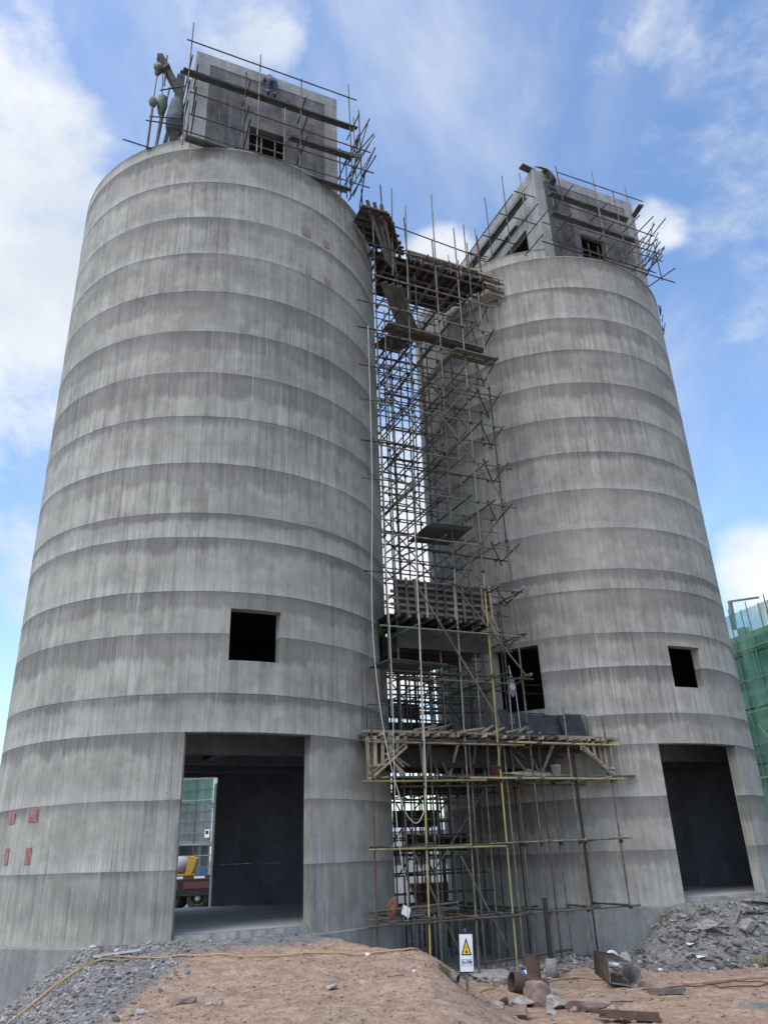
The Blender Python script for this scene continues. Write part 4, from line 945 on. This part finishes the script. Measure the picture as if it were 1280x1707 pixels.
scatter('gravel', 'grey crushed stone sloping down at the lower left corner', 'gravel', 'rock_grey', 7500, in_gravel, lambda r:   .014 + .06 * r.random() ** 5 + .015 * r.random(), .6, seed=3)
scatter('gravel', 'pale larger stones strewn over the grey slope at lower left', 'gravel', 'rubble_white', 130, in_gravel, lambda r: .025 + .07 * r.random() ** 2, .5, slivers=.15, seed=5)
def near_silo(rnd):
    a = R_(rnd.uniform(-125, -35)); d = 5.85 + abs(rnd.gauss(0, .9)); x, y = CL.x + d * cos(a), CL.y + d * sin(a)
    return (x, y) if y > 14 else None
scatter('gravel', 'grey grit and stone chips along the foot of the left silo', 'gravel', 'rock_grey', 900, near_silo, lambda r: .008 + .045 * r.random() ** 5, .6, seed=6)
def in_heap(rnd):
    a = R_(rnd.uniform(-131, -42)) + TH; d = 5.82 + 2.6 * rnd.random() ** .8; x, y = CR.x + d * cos(a), CR.y + d * sin(a)
    if a - TH < R_(-112) and rnd.random() < (R_(-112) - (a - TH)) / R_(19): return None
    return x, y
scatter('rubble', 'grey broken concrete heaped below the right silo door', 'rubble', 'rock_grey', 4200, in_heap, lambda r: .012 + .13 * r.random() ** 9 + .02 * r.random(), .6, slivers=.16, seed=7)
scatter('rubble', 'darker soil lumps mixed through the heap below the right silo door', 'rubble', 'timber_grey', 700, in_heap, lambda r: .02 + .07 * r.random() ** 4, .6, slivers=.5, seed=17)
scatter('rubble', 'whitish plaster chips on the heap below the right silo door', 'rubble', 'rubble_white', 130, in_heap, lambda r: .02 + .06 * r.random() ** 2, .4, slivers=.35, seed=8)
def scaffold_feet(rnd):
    u, w = rnd.uniform(-1.6, 5.2), rnd.gauss(-5.1, .75); q = site(u, w, 0)
    if hypot(q.x - CR.x, q.y - CR.y) < 5.85 or w > -3: return None
    return q.x, q.y
scatter('rubble', 'grey rubble and chips round the feet of the front scaffold', 'rubble', 'rock_grey', 1300, scaffold_feet, lambda r: .015 + .13 * r.random() ** 5, .55, slivers=.15, seed=9)
scatter('rubble', 'pale chips round the feet of the front scaffold', 'rubble', 'rubble_white', 60, scaffold_feet, lambda r: .02 + .05 * r.random() ** 2, .4, slivers=.3, seed=10)
def on_mound(rnd):
    y = rnd.uniform(10, 18.5); x = rnd.uniform(-4.2, 2.4); return x, y
def on_flat(rnd):
    x = rnd.uniform(1.5, 11); y = rnd.uniform(15.6, 21.8); return x, y
scatter('clods', 'small reddish earth clods over the foreground mound', 'clods', 'ground_earth', 4500, on_mound, lambda r: .006 + .035 * r.random() ** 4, .7, seed=11)
scatter('clods', 'small reddish earth clods over the flat ground at lower right', 'clods', 'ground_earth', 1800, on_flat, lambda r: .010 + .05 * r.random() ** 5, .6, seed=12)
scatter('chips', 'scattered grey stone chips over the flat ground at lower right', 'chips', 'rock_grey', 420, on_flat, lambda r: .010 + .05 * r.random() ** 4, .5, slivers=.1, seed=13)

def boulder(label, x, y, r, m, flat=.75, seed=0, dz=0, group=None, name='rock'):
    rnd = random.Random(seed * 31 + 5); vs_, fs_ = rock_mesh(rnd, r, flat, 3); z = ground_h(x, y)
    o = mobj(name, vs_, fs_, m); o.location = (x, y, z + r * flat * .42 + dz); tag(o, label, 'rock', group); return o
boulder('upright wedge of pink rock against the end of the lying pipe', 2.72, 18.25, .27, 'rock_pink', 1.2, 1)
boulder('purplish rock just right of the wedge beside the pipe', 3.02, 18.1, .30, 'rock_grey', .6, 2)
boulder('large pale block of rock right of the pipes', 3.55, 17.45, .40, 'rock_pink', .55, 3)
boulder('orange-pink rock at the front of the rock pile below the pipe', 2.12, 17.0, .27, 'rock_pink', .7, 4)
boulder('rounded dark rock at the left of the rock pile below the pipe', 1.78, 16.9, .20, 'rock_grey', .8, 5)
boulder('flat grey rock under the lying pipe', 2.42, 18.3, .28, 'rock_grey', .45, 6)
boulder('small round stone in front of the wedge rock', 2.83, 17.4, .16, 'rock_grey', .7, 7)
boulder('low brown rock left of the pipe mouth', 2.0, 18.6, .24, 'rock_pink', .45, 8)
boulder('small low stone between the wedge and the large pale block', 3.25, 17.4, .14, 'rock_pink', .6, 9)
boulder('flat reddish lump standing out of the mound at the left', -3.1, 12.85, .20, 'rock_pink', .5, 10, -.02)
boulder('small dark stone on the mound beside the reddish lump', -2.72, 12.75, .06, 'rock_grey', .7, 11)
boulder('dark stone in the middle of the foreground mound', -1.05, 13.55, .08, 'rock_grey', .8, 12)
boulder('wide pale slab of broken concrete behind the warning sign', 2.25, 22.2, .55, 'rock_grey', .25, 13)
boulder('pale grey lump at the top of the gravel against the left silo', -6.45, 18.5, .10, 'rubble_white', .6, 14)
boulder('rounded grey lump at the foot of the heap by the steel trough', 5.75, 23.0, .26, 'rock_grey', .9, 15)
boulder('big grey chunk lying on the middle of the rubble heap', 8.2, 23.6, .33, 'rock_grey', .5, 16, .1)
boulder('big grey chunk on the right of the rubble heap', 9.3, 23.7, .36, 'rock_grey', .6, 17, .08)

# hose along the mound
def hose(label, pts, r=.02, m='hose_orange', lift=.012, name='hose', cat='hose'):
    P = [Vector((x, y, 0)) for x, y in pts]; o_ = []
    for i in range(len(P) - 1):
        p0, p1, p2, p3 = P[max(i - 1, 0)], P[i], P[i + 1], P[min(i + 2, len(P) - 1)]
        for k in range(10):
            t = k / 10; q = .5 * ((2 * p1) + (p2 - p0) * t + (2 * p0 - 5 * p1 + 4 * p2 - p3) * t * t + (3 * p1 - p0 - 3 * p2 + p3) * t ** 3)
            o_.append(Vector((q.x, q.y, max(ground_h(q.x + a, q.y + b) for a in (-.05, 0, .05) for b in (-.05, 0, .05)) * .6 + ground_h(q.x, q.y) * .4 + r + lift)))
    o_ = [(o_[max(i - 1, 0)] + o_[i] + o_[min(i + 1, len(o_) - 1)]) / 3 for i in range(len(o_))]
    o = MB().tube(o_, r, 8).build(name, m, None, True); tag(o, label, cat); return o
hose('orange hose running along the top of the mound and down the gravel', [(-7.3, 15.8), (-6.75, 16.0), (-6.3, 16.1), (-5.95, 16.6), (-5.6, 17.2), (-4.99, 17.22), (-3.9, 17.04), (-2.7, 16.76), (-1.67, 16.72), (-.77, 16.8), (-.09, 16.85), (.3, 16.9), (.8, 17.6), (1.3, 18.9), (1.75, 19.9), (2.1, 20.2)], .017)
hose('second thinner hose beside the orange one down the gravel', [(-7.0, 16.1), (-6.45, 16.35), (-6.0, 16.85), (-5.7, 17.05), (-5.2, 17.1)], .014)
hose('orange hose curving behind the upright rusty pipe to the steel trough', [(2.9, 19.9), (3.2, 20.6), (3.65, 21.1), (4.07, 21.35), (4.62, 21.1), (5.0, 20.9)], .018)
hose('orange hose lying on the flat ground at the right edge', [(6.2, 20.05), (6.7, 20.05), (7.1, 20.15), (7.7, 20.3), (8.4, 20.6), (10, 20.9)], .019)
hose('brown loop of hose beside the straight orange hose at right', [(5.6, 19.45), (6.2, 19.6), (6.85, 19.85), (7.3, 20.0), (7.9, 19.9), (8.0, 19.7), (7.6, 19.4), (7.0, 19.55), (6.75, 19.8)], .013, 'rust_pipe')

# ------------------------------------------------------------------ pipes, trough, posts
def tubepipe(name, label, p0, p1, ro, ri, m='rust_pipe'):
    p0, p1 = Vector(p0), Vector(p1); d = p1 - p0; q = Matrix.Translation(p0) @ d.to_track_quat('Z', 'Y').to_matrix().to_4x4(); L = d.length
    b = MB(); b.lathe([(ri, 0), (ro, 0), (ro, L), (ri, L), (ri, 0)], 32, q, False); o = b.build(name, m, None, True); o.data.set_sharp_from_angle(angle=R_(40)); tag(o, label, 'pipe'); return o
g_ = lambda x, y: ground_h(x, y)
tubepipe('steel_pipe', 'rusty wide pipe lying on rocks with its open end to the left', (2.26, 18.62, g_(2.2, 18.7) + .40), (2.98, 18.85, g_(2.9, 18.8) + .19), .19, .165)
tubepipe('steel_pipe', 'rusty pipe stump standing upright behind the lying pipe', (2.87, 19.4, g_(2.87, 19.4) - .1), (2.85, 19.42, g_(2.87, 19.4) + .72), .15, .132)
tubepipe('drain_pipe', 'small grey pipe end sticking out of the mound below the warning sign', (.55, 15.9, g_(.75, 15.8) + .03), (.98, 15.6, g_(.98, 15.6) + .10), .07, .055, 'steel_grey')
tro = thing('steel_trough', 'grey ribbed steel trough lying on the ground with its open end forward', 'trough', (4.95, 20.85, g_(4.95, 20.85) + .0), R_(4))
tro.rotation_euler = (R_(-2), R_(10), R_(-6))
b = MB(); b.box(-.27, .27, -1.15, 1.15, .02, .035); b.build('bottom_plate', 'steel_grey', tro)
b = MB(); b.prism([(-.28, -1.15, .02), (-.34, -1.15, .42), (-.355, -1.15, .42), (-.295, -1.15, .02)], (0, 2.3, 0)); b.build('side_plate', 'steel_grey', tro)
b = MB(); b.prism([(.295, -1.15, .02), (.355, -1.15, .38), (.34, -1.15, .38), (.28, -1.15, .02)], (0, 2.3, 0)); b.build('side_plate', 'steel_grey', tro)
b = MB(); b.prism([(-.35, -1.1, .425), (.1, -1.1, .44), (.1, -1.1, .455), (-.35, -1.1, .44)], (0, 2.2, 0)); b.build('top_flange', 'steel_grey', tro)
for k in range(7):
    yy = -1.05 + k * .34
    b = MB(); b.prism([(-.31, yy, .0), (-.37, yy, .46), (.11, yy, .475), (.11, yy, .5), (-.41, yy, .49), (-.35, yy, .0)], (0, .03, 0)); b.build('rib', 'tube_dark', tro)
pst = thing('black_post', 'thin black steel post in a grey concrete foot in front of the scaffold', 'post', (3.62, 21.6, g_(3.62, 21.6) - .05), .2)
b = MB(); b.box(-.045, .045, -.045, .045, .3, 1.75); b.build('post', 'black_paint', pst)
b = MB(); b.lathe([(.17, 0), (.14, .42), (.10, .44)], 12); b.build('foot', 'rock_grey', pst, True)
cn = MB(); cn.lathe([(.02, -.13), (.1, -.125), (.105, -.1), (.105, .1), (.1, .125), (.02, .13)], 14, Matrix.Rotation(pi / 2, 4, 'Y')); co = cn.build('paint_can', 'blue_paint', None, True); co.location = (2.95, 21.5, g_(2.95, 21.5) + .1); co.rotation_euler = (0, 0, .5); tag(co, 'blue can lying on its side among the rubble', 'can')
cb = MB(); cb.lathe([(.1065, -.05), (.1065, .05)], 14, Matrix.Rotation(pi / 2, 4, 'Y'), False); cb.build('label_band', 'white_paint', co, True)
tw = MB(); tw.lathe([(.10, -.06), (.19, -.07), (.2, 0), (.19, .07), (.10, .06), (.10, -.06)], 16, Matrix.Rotation(R_(70), 4, 'X'), False); to_ = tw.build('white_ring', 'white_paint', None, True); to_.location = (5.35, 22.6, g_(5.35, 22.6) + .2); to_.rotation_euler = (0, 0, .6); tag(to_, 'white plastic ring lying behind the steel trough', 'ring')
ir = thing('steel_section', 'rusty bent steel section lying at the bottom edge of the picture', 'steel', (3.95, 16.32, g_(3.95, 16.3) + .06), R_(-22))
bar('flange', (-.45, 0, .05), (.6, 0, .03), .2, .02, 'rust_pipe', ir); bar('web', (-.3, -.1, .1), (.6, -.1, .08), .02, .14, 'rust_pipe', ir, (0, 0, 1)); bar('hook', (-.62, .05, .13), (-.2, -.02, .07), .09, .05, 'rust_pipe', ir); bar('strut', (-.05, -.12, .02), (-.15, .1, .2), .05, .03, 'timber_grey', ir)
def loose(name, label, x, y, L, wd, th, rz, m, tilt=0, cat='timber'):
    b = MB(); b.box(-L / 2, L / 2, -wd / 2, wd / 2, 0, th); o = b.build(name, m); o.location = (x, y, g_(x, y) + .015); o.rotation_euler = (0, tilt, rz); tag(o, label, cat); return o
loose('timber_block', 'short weathered timber lying on the flat ground right of the trough', 5.5, 18.9, .75, .14, .09, .1, 'timber_grey')
loose('timber_block', 'thin plank piece just behind the short weathered timber', 5.55, 19.25, .9, .1, .04, -.08, 'timber_grey')
loose('plank', 'thin stick lying on the flat ground left of the timber', 4.2, 18.2, .8, .03, .02, -.05, 'timber_grey')
loose('plank', 'plank lying across the top of the rubble heap at right', 10.0, 24.5, 1.2, .12, .04, .5, 'timber_grey', .1)
loose('plank', 'grey board leaning on the sill of the right silo door', 10.6, 25.3, 1.1, .4, .04, .35, 'rock_grey', .12)
loose('timber_block', 'brown plank among the rubble behind the upright pipe', 3.55, 22.6, .9, .12, .05, .1, 'timber_pale')
loose('plank', 'long batten leaning against the plinth at the left of the heap', 6.6, 23.9, 1.6, .07, .05, .85, 'timber_grey', -.45)
loose('plank', 'pale broken lath on the gravel near the orange hose', -5.6, 17.5, .9, .07, .03, .25, 'rubble_white', -.08)
loose('stick', 'thin dark stick on the right of the foreground mound', -.1, 14.3, .3, .015, .015, .5, 'timber_grey')
def paper(label, x, y, s, rz):
    b = MB(); b.add([(-s, -s * .6, .0), (s, -s * .5, .03), (s * .8, s * .6, .01), (-s * .9, s * .5, .05), (-s, -s * .6, -.004), (s, -s * .5, .026), (s * .8, s * .6, .006), (-s * .9, s * .5, .046)], [(0, 1, 2, 3), (7, 6, 5, 4), (0, 4, 5, 1), (1, 5, 6, 2), (2, 6, 7, 3), (3, 7, 4, 0)])
    o = b.build('paper_scrap', 'white_paint'); o.location = (x, y, g_(x, y) + .03); o.rotation_euler = (0, 0, rz); tag(o, label, 'scrap'); return o
paper('white scrap just below the hose on the mound', -.6, 16.3, .05, .3); paper('white scrap on the right side of the mound', .2, 14.4, .03, 1.0); paper('bright white scrap in the middle of the rubble heap', 7.6, 23.3, .13, .4); paper('white scrap low on the rubble heap', 7.7, 22.9, .15, .1); paper('white scrap beside the short weathered timber', 6.4, 22.2, .06, .2)

# ------------------------------------------------------------------ warning sign
SX, SY = 1.12, 15.45
sign = thing('warning_sign', 'white warning sign with yellow triangle on a short post', 'sign', (SX, SY, g_(SX, SY) + .06), R_(6))
sign.rotation_euler = (0, R_(2), R_(6)); sign.scale = (.8, .8, .8)
def sgn(name, x0, x1, z0, z1, y, m, d=.004): MB().box(x0, x1, y - d, y, z0, z1).build(name, m, sign)
pole('post', (0, .03, 0), (0, .03, 1.17), .028, 'tube_grey', sign)
MB().box(-.145, .145, -.006, .006, .34, 1.09).build('panel', 'white_paint', sign); MB().box(-.15, .15, -.009, .009, 1.065, 1.11).build('top_rail', 'black_paint', sign); MB().box(-.15, .15, -.009, .009, .325, .35).build('bottom_rail', 'black_paint', sign)
MB().prism([(-.115, -.007, .66), (.115, -.007, .66), (0, -.007, 1.0)], (0, -.003, 0)).build('triangle_border', 'black_paint', sign)
MB().prism([(-.077, -.0105, .683), (.077, -.0105, .683), (0, -.0105, .925)], (0, -.003, 0)).build('triangle_field', 'sign_yellow', sign)
MB().box(-.024, .024, -.017, -.014, .70, .745).build('falling_block_mark', 'black_paint', sign); MB().box(-.013, .010, -.017, -.014, .765, .782).build('falling_block_mark', 'black_paint', sign); MB().prism([(-.018, -.014, .80), (.016, -.014, .807), (.0, -.014, .835)], (0, -.003, 0)).build('falling_block_mark', 'black_paint', sign); MB().box(-.006, .008, -.017, -.014, .85, .866).build('falling_block_mark', 'black_paint', sign)
for a in ((-.118, .118, .455, .462), (-.118, .118, .578, .585), (-.118, -.111, .455, .585), (.111, .118, .455, .585)): sgn('text_frame', a[0], a[1], a[2], a[3], -.006, 'blue_paint', .003)
fc = bpy.data.curves.new('sign_text', 'FONT'); fc.body = '当心落物'; fc.size = .062; fc.align_x = 'CENTER'; fc.align_y = 'CENTER'; fc.extrude = .001; fc.offset = .0012
fo = bpy.data.objects.new('sign_text', fc); C.objects.link(fo); dg = bpy.context.evaluated_depsgraph_get(); dg.update()
tm = bpy.data.meshes.new_from_object(fo.evaluated_get(dg)); bpy.data.objects.remove(fo); tm.materials.clear(); tm.materials.append(MATS['black_paint'])
to2 = link(bpy.data.objects.new('sign_text', tm), sign); to2.location = (0, -.0085, .52); to2.rotation_euler = (pi / 2, 0, 0); to2.scale = (.86, 1.3, 1)

# dry grass
def tuft(label, x, y, n, h, seed):
    rnd = random.Random(seed); mb = MB()
    for _ in range(n):
        a = rnd.uniform(0, 6.28); r = rnd.uniform(0, h * .9); bx, by = x + r * cos(a), y + r * sin(a); z = ground_h(bx, by); t = rnd.uniform(0, 6.28); l = h * rnd.uniform(.4, 1); ln = rnd.uniform(.1, .6) * l; w = .004
        mb.add([(bx - w, by, z), (bx + w, by, z), (bx + ln * .4 * cos(t) + w * .7, by + ln * .4 * sin(t), z + l * .6), (bx + ln * cos(t), by + ln * sin(t), z + l)], [(0, 1, 2), (0, 2, 3)])
    o = mb.build('grass_tuft', 'grass_dry'); tag(o, label, 'grass', None, 'stuff')
tuft('dry grass on the mound edge left of the warning sign', .8, 15.7, 260, .16, 1)
tuft('dry brush on the earth bank right of the rubble heap', 9.0, 22.4, 420, .22, 2); tuft('dry brush on the earth bank at the right edge', 9.7, 22.8, 420, .25, 3); tuft('thin weeds on the top left of the rubble heap', 7.35, 24.35, 120, .2, 4)

# ------------------------------------------------------------------ background
def netted_building(label, A, B, depth, top, rail_step, bay, net_from=0.0, inset=.3, net='green_netting'):
    """concrete frame with a tube scaffold and green netting on its long face A->B (depth away from the camera side)"""
    A, B = Vector(A), Vector(B); d = (B - A); L = d.length; ang = atan2(d.y, d.x)
    root = thing('netted_building', label, 'building', (A.x, A.y, -.5), ang)
    H = top + .9; s = 1 if depth > 0 else -1
    for k in range(int(H / 3.3) + 1):
        b = MB(); y0_, y1_ = sorted((s * 1.2, depth)); b.box(0.3, L - inset, y0_, y1_, k * 3.3, k * 3.3 + .35); b.build('floor_slab', 'far_concrete', root)
    n = int(L / 4)
    for k in range(n + 1):
        x = .6 + (L - .9 - inset) * k / n
        for yy in (s * 1.5, depth * .6): MB().box(x - .25, x + .25, yy - .25, yy + .25, 0, H - .1).build('column', 'far_concrete', root)
    y0_, y1_ = sorted((depth * .75, depth * .78)); MB().box(.3, L - inset, y0_, y1_, 0, H - 1).build('inner_wall', 'far_concrete', root)
    for yy in (0, s * .9):
        for k in range(int(L / bay) + 1): pole('standard', (k * bay, yy, 0), (k * bay, yy, H + .8), .03, 'tube_green' if k % 2 else 'tube_grey', root)
    for k in range(1, int((H + .5) / rail_step)): pole('ledger', (-.4, -s * .05, k * rail_step), (L + .4, -s * .05, k * rail_step), .03, pick([('tube_grey', 2), ('tube_yellow', 1)]), root)
    for k in range(int(L / 6)): pole('brace', (k * 6, -s * .1, .5), (k * 6 + 5.5, -s * .1, min(H, 8)), .03, 'tube_yellow', root)
    # netting hangs in sheets a storey high, slightly billowed
    z = net_from
    while z < H - .2:
        z1 = min(z + 3.0, H + .5); m = 24; vs_ = []; fs_ = []
        for j in range(7):
            for i in range(m + 1): vs_.append((L * i / m, s * (.1 + .09 * mnoise.noise((i * .7, j * .6 + z, A.x))), z + (z1 - .06 - z) * j / 6))
        for j in range(6):
            for i in range(m): a = j * (m + 1) + i; fs_.append((a, a + 1, a + m + 2, a + m + 1))
        mobj('netting', vs_, fs_, net, root, True); z = z1
    return root
nb = netted_building('green-netted scaffolded building beyond the right silo', (24.0, 34.0), (16.5, 58.5), -12, 13.2, 1.75, 1.5)
for x, z0, h_ in ((8.0, 14.1, 2.6), (13.5, 14.1, 1.8)): pole('roof_post', (x, -1.5, z0), (x - .1, -1.5, z0 + h_), .14, 'steel_grey', nb)
bar('roof_arm', (7.2, -1.5, 16.6), (8.6, -1.5, 16.75), .12, .14, 'steel_grey', nb); bar('roof_arm', (11.0, -1.5, 15.4), (13.5, -1.5, 15.9), .1, .12, 'steel_grey', nb)
fb = netted_building('green-netted scaffolded building seen through the left silo door', (-31, 69), (-14.0, 66), 12, 12.5, 0.82, 1.9, 3.3, 4.5, 'pale_netting')
for k, (x, m) in enumerate([(16.4, 'white_paint'), (17.0, 'white_paint'), (17.9, 'white_paint')]):
    b = MB(); b.box(x - .2, x + .2, -.2, -.17, 3.75, 4.35); b.build('notice_panel', m, fb); b = MB(); b.box(x - .12, x + .12, -.205, -.2, 4.0, 4.25); b.build('notice_mark', 'truck_red' if k == 1 else 'black_paint', fb)
shed = thing('far_building', 'long pale building far behind the gap between the silos', 'building', (-10, 110, -1), 0)
MB().box(0, 34, 0, 14, 0, 5.2).build('wall', 'far_white', shed)
b = MB(); b.prism([(-.5, -.5, 5.2), (-.5, 14.5, 5.2), (-.5, 7, 7.2)], (35, 0, 0)); b.build('roof', 'far_concrete', shed)
for k in range(9):
    w_o = MB().box(1.5 + 3.6 * k, 3.3 + 3.6 * k, -.06, .02, 1.2, 3.4).build('window', 'ply_dark', shed); MB().box(2.36 + 3.6 * k, 2.44 + 3.6 * k, -.09, -.06, 1.2, 3.4).build('window_bar', 'far_white', w_o)
def wheel(parent, x, y, r=.52, wd=.3, nm='wheel'):
    q = Matrix.Translation((x, y, r)) @ Matrix.Rotation(pi / 2, 4, 'X')
    b = MB(); b.lathe([(r * .58, -wd / 2), (r * .9, -wd / 2), (r, -wd * .35), (r, wd * .35), (r * .9, wd / 2), (r * .58, wd / 2)], 28, q, False); w = b.build(nm, 'tyre_rubber', parent, True)
    b = MB(); b.lathe([(r * .6, -wd * .42), (r * .5, -wd * .12), (r * .5, wd * .12), (r * .6, wd * .42)], 24, q, False); b.lathe([(r * .52, -.01), (r * .52, .01)], 24, q); b.build('rim', 'wheel_hub', w, True)
    b = MB(); b.lathe([(.02, -wd * .5), (r * .24, -wd * .44), (r * .26, -.02), (r * .26, .02), (r * .24, wd * .44), (.02, wd * .5)], 16, q); b.build('hub', 'rubble_white', w, True)
def truck(name, label, loc, rz, body, load):
    root = thing(name, label, 'truck', loc, rz)
    MB().box(-5.0, 4.6, -.45, .45, .75, 1.0).build('chassis', 'truck_dark', root)
    for x in (-3.6, -2.3, 2.9):
        for y in (-1.05, 1.05): wheel(root, x, y)
    if load == 'flat':
        MB().box(-5.0, 3.0, -1.25, 1.25, 1.32, 1.46).build('deck', 'truck_dark', root)
        MB().box(-5.0, 3.0, -1.27, -1.252, .62, 1.315).build('side_skirt', 'truck_dark', root)
        for k in range(16): MB().box(-5 + .5 * k, -4.5 + .5 * k - .01, -1.275, -1.252, 1.34, 1.44).build('reflector_strip', 'white_paint' if k % 2 else 'truck_red', root)
        MB().box(-4.3, -3.2, -1.29, -1.271, .9, 1.2).build('red_plate', 'truck_red', root); MB().box(-2.95, -1.75, -1.29, -1.271, .92, 1.2).build('red_plate', 'truck_red', root)
    else:
        b = MB(); b.prism([(-5.0, -1.25, 1.1), (3.0, -1.25, 1.1), (3.1, -1.25, 2.5), (-5.2, -1.25, 2.3)], (0, 2.5, 0)); b.build('tipper_body', body, root)
        for k in range(9): MB().box(-4.6 + .85 * k, -4.5 + .85 * k, -1.31, -1.252, 1.12, 2.28).build('body_rib', body, root)
    b = MB(); b.prism([(3.2, -1.2, .7), (4.9, -1.2, .7), (4.95, -1.2, 1.8), (4.6, -1.2, 3.0), (3.2, -1.2, 3.0)], (0, 2.4, 0)); b.build('cab', body, root)
    MB().box(3.5, 4.5, -1.215, -1.202, 1.9, 2.75).build('side_window', 'ply_black', root)
    for y in (-1.0, .8): MB().box(4.94, 4.98, y, y + .2, .95, 1.15).build('headlight', 'white_paint', root)
    return root
truck('flatbed_truck', 'dark flatbed truck with red plates parked behind the left silo door', (-7.0, 41.0, -.47), R_(3), 'truck_red', 'flat')
mixer = thing('mixer_drum', 'yellow mixer with pale hooped drum standing on the flatbed truck', 'mixer', (-10.25, 40.7, 1.0), R_(3)); mixer.scale = (.62, .62, .62)
b = MB(); b.lathe([(.35, -.9), (.6, -.6), (.62, .1), (.35, .7)], 20, Matrix.Translation((-.2, 0, .75)) @ Matrix.Rotation(R_(70), 4, 'Y')); b.build('drum', 'far_white', mixer, True)
b = MB(); b.prism([(.25, -.55, 0), (.75, -.55, 0), (1.15, -.55, 1.2), (.55, -.55, 1.35)], (0, 1.1, 0)); b.build('hopper', 'machine_yellow', mixer)
MB().box(-.8, 1.0, -.5, .5, 0, .12).build('skid', 'machine_yellow', mixer)
jc = MB(); jc.box(-.2, .2, -.15, .15, 0, .32); jo = jc.build('fuel_can', 'blue_paint'); jo.location = (-9.25, 40.6, 1.0); jo.scale = (.8, .8, .8); tag(jo, 'blue can standing on the flatbed truck beside the yellow mixer', 'can')
hd_ = MB(); hd_.tube([(-.06, 0, .32), (-.06, 0, .37), (.1, 0, .37), (.1, 0, .32)], .015, 6); hd_.build('handle', 'blue_paint', jo)
skip = thing('steel_skip', 'dull red steel skip on the ground in the gap behind the scaffold', 'skip', (1.75, 36.6, -.47), .1)
b = MB(); b.prism([(-1.0, -.5, .12), (.9, -.5, .12), (1.25, -.5, .85), (-1.25, -.5, .85)], (0, 1.0, 0)); b.build('body', 'truck_red', skip)
for k in range(5): MB().box(-.8 + .38 * k, -.74 + .38 * k, -.56, -.502, .14, .82).build('rib', 'truck_red', skip)
b = MB(); b.box(-1.3, 1.3, -.57, .57, .852, .9); b.build('rim', 'tube_rust', skip)
for x in (-.7, .6): MB().box(x - .06, x + .06, -.45, .45, 0, .118).build('runner', 'tube_dark', skip)
pal = thing('pallet_stack', 'stack of white sacks on the ground in the gap behind the scaffold', 'sacks', (2.2, 39.5, -.47), .1)
for k in range(10):
    o = link(bpy.data.objects.new('sack', shared('box', 'far_white')), pal); o.location = (-.8 + .8 * (k % 3), 0, .12 + .2 * (k // 3)); o.scale = (.76, .5, .19); o.rotation_euler = (0, 0, J(.1))
wb = thing('site_barrow', 'rusty hand barrow inside the left silo door', 'barrow', local_of(CL, -1.1, 3.6, FLOOR), TH + .6)
b = MB(); b.prism([(-.5, -.3, .3), (.4, -.3, .3), (.62, -.3, .6), (-.6, -.3, .6)], (0, .6, 0)); b.build('tray', 'rust_pipe', wb)
for y in (-.25, .25): b = MB(); b.tube([(.55, y * .6, .18), (-.5, y, .28), (-1.1, y, .75)], .02, 6); b.build('handle', 'tube_rust', wb); bar('leg', (-.4, y, .3), (-.45, y, 0), .04, .03, 'tube_rust', wb)
wheel(wb, .6, 0, .18, .08)
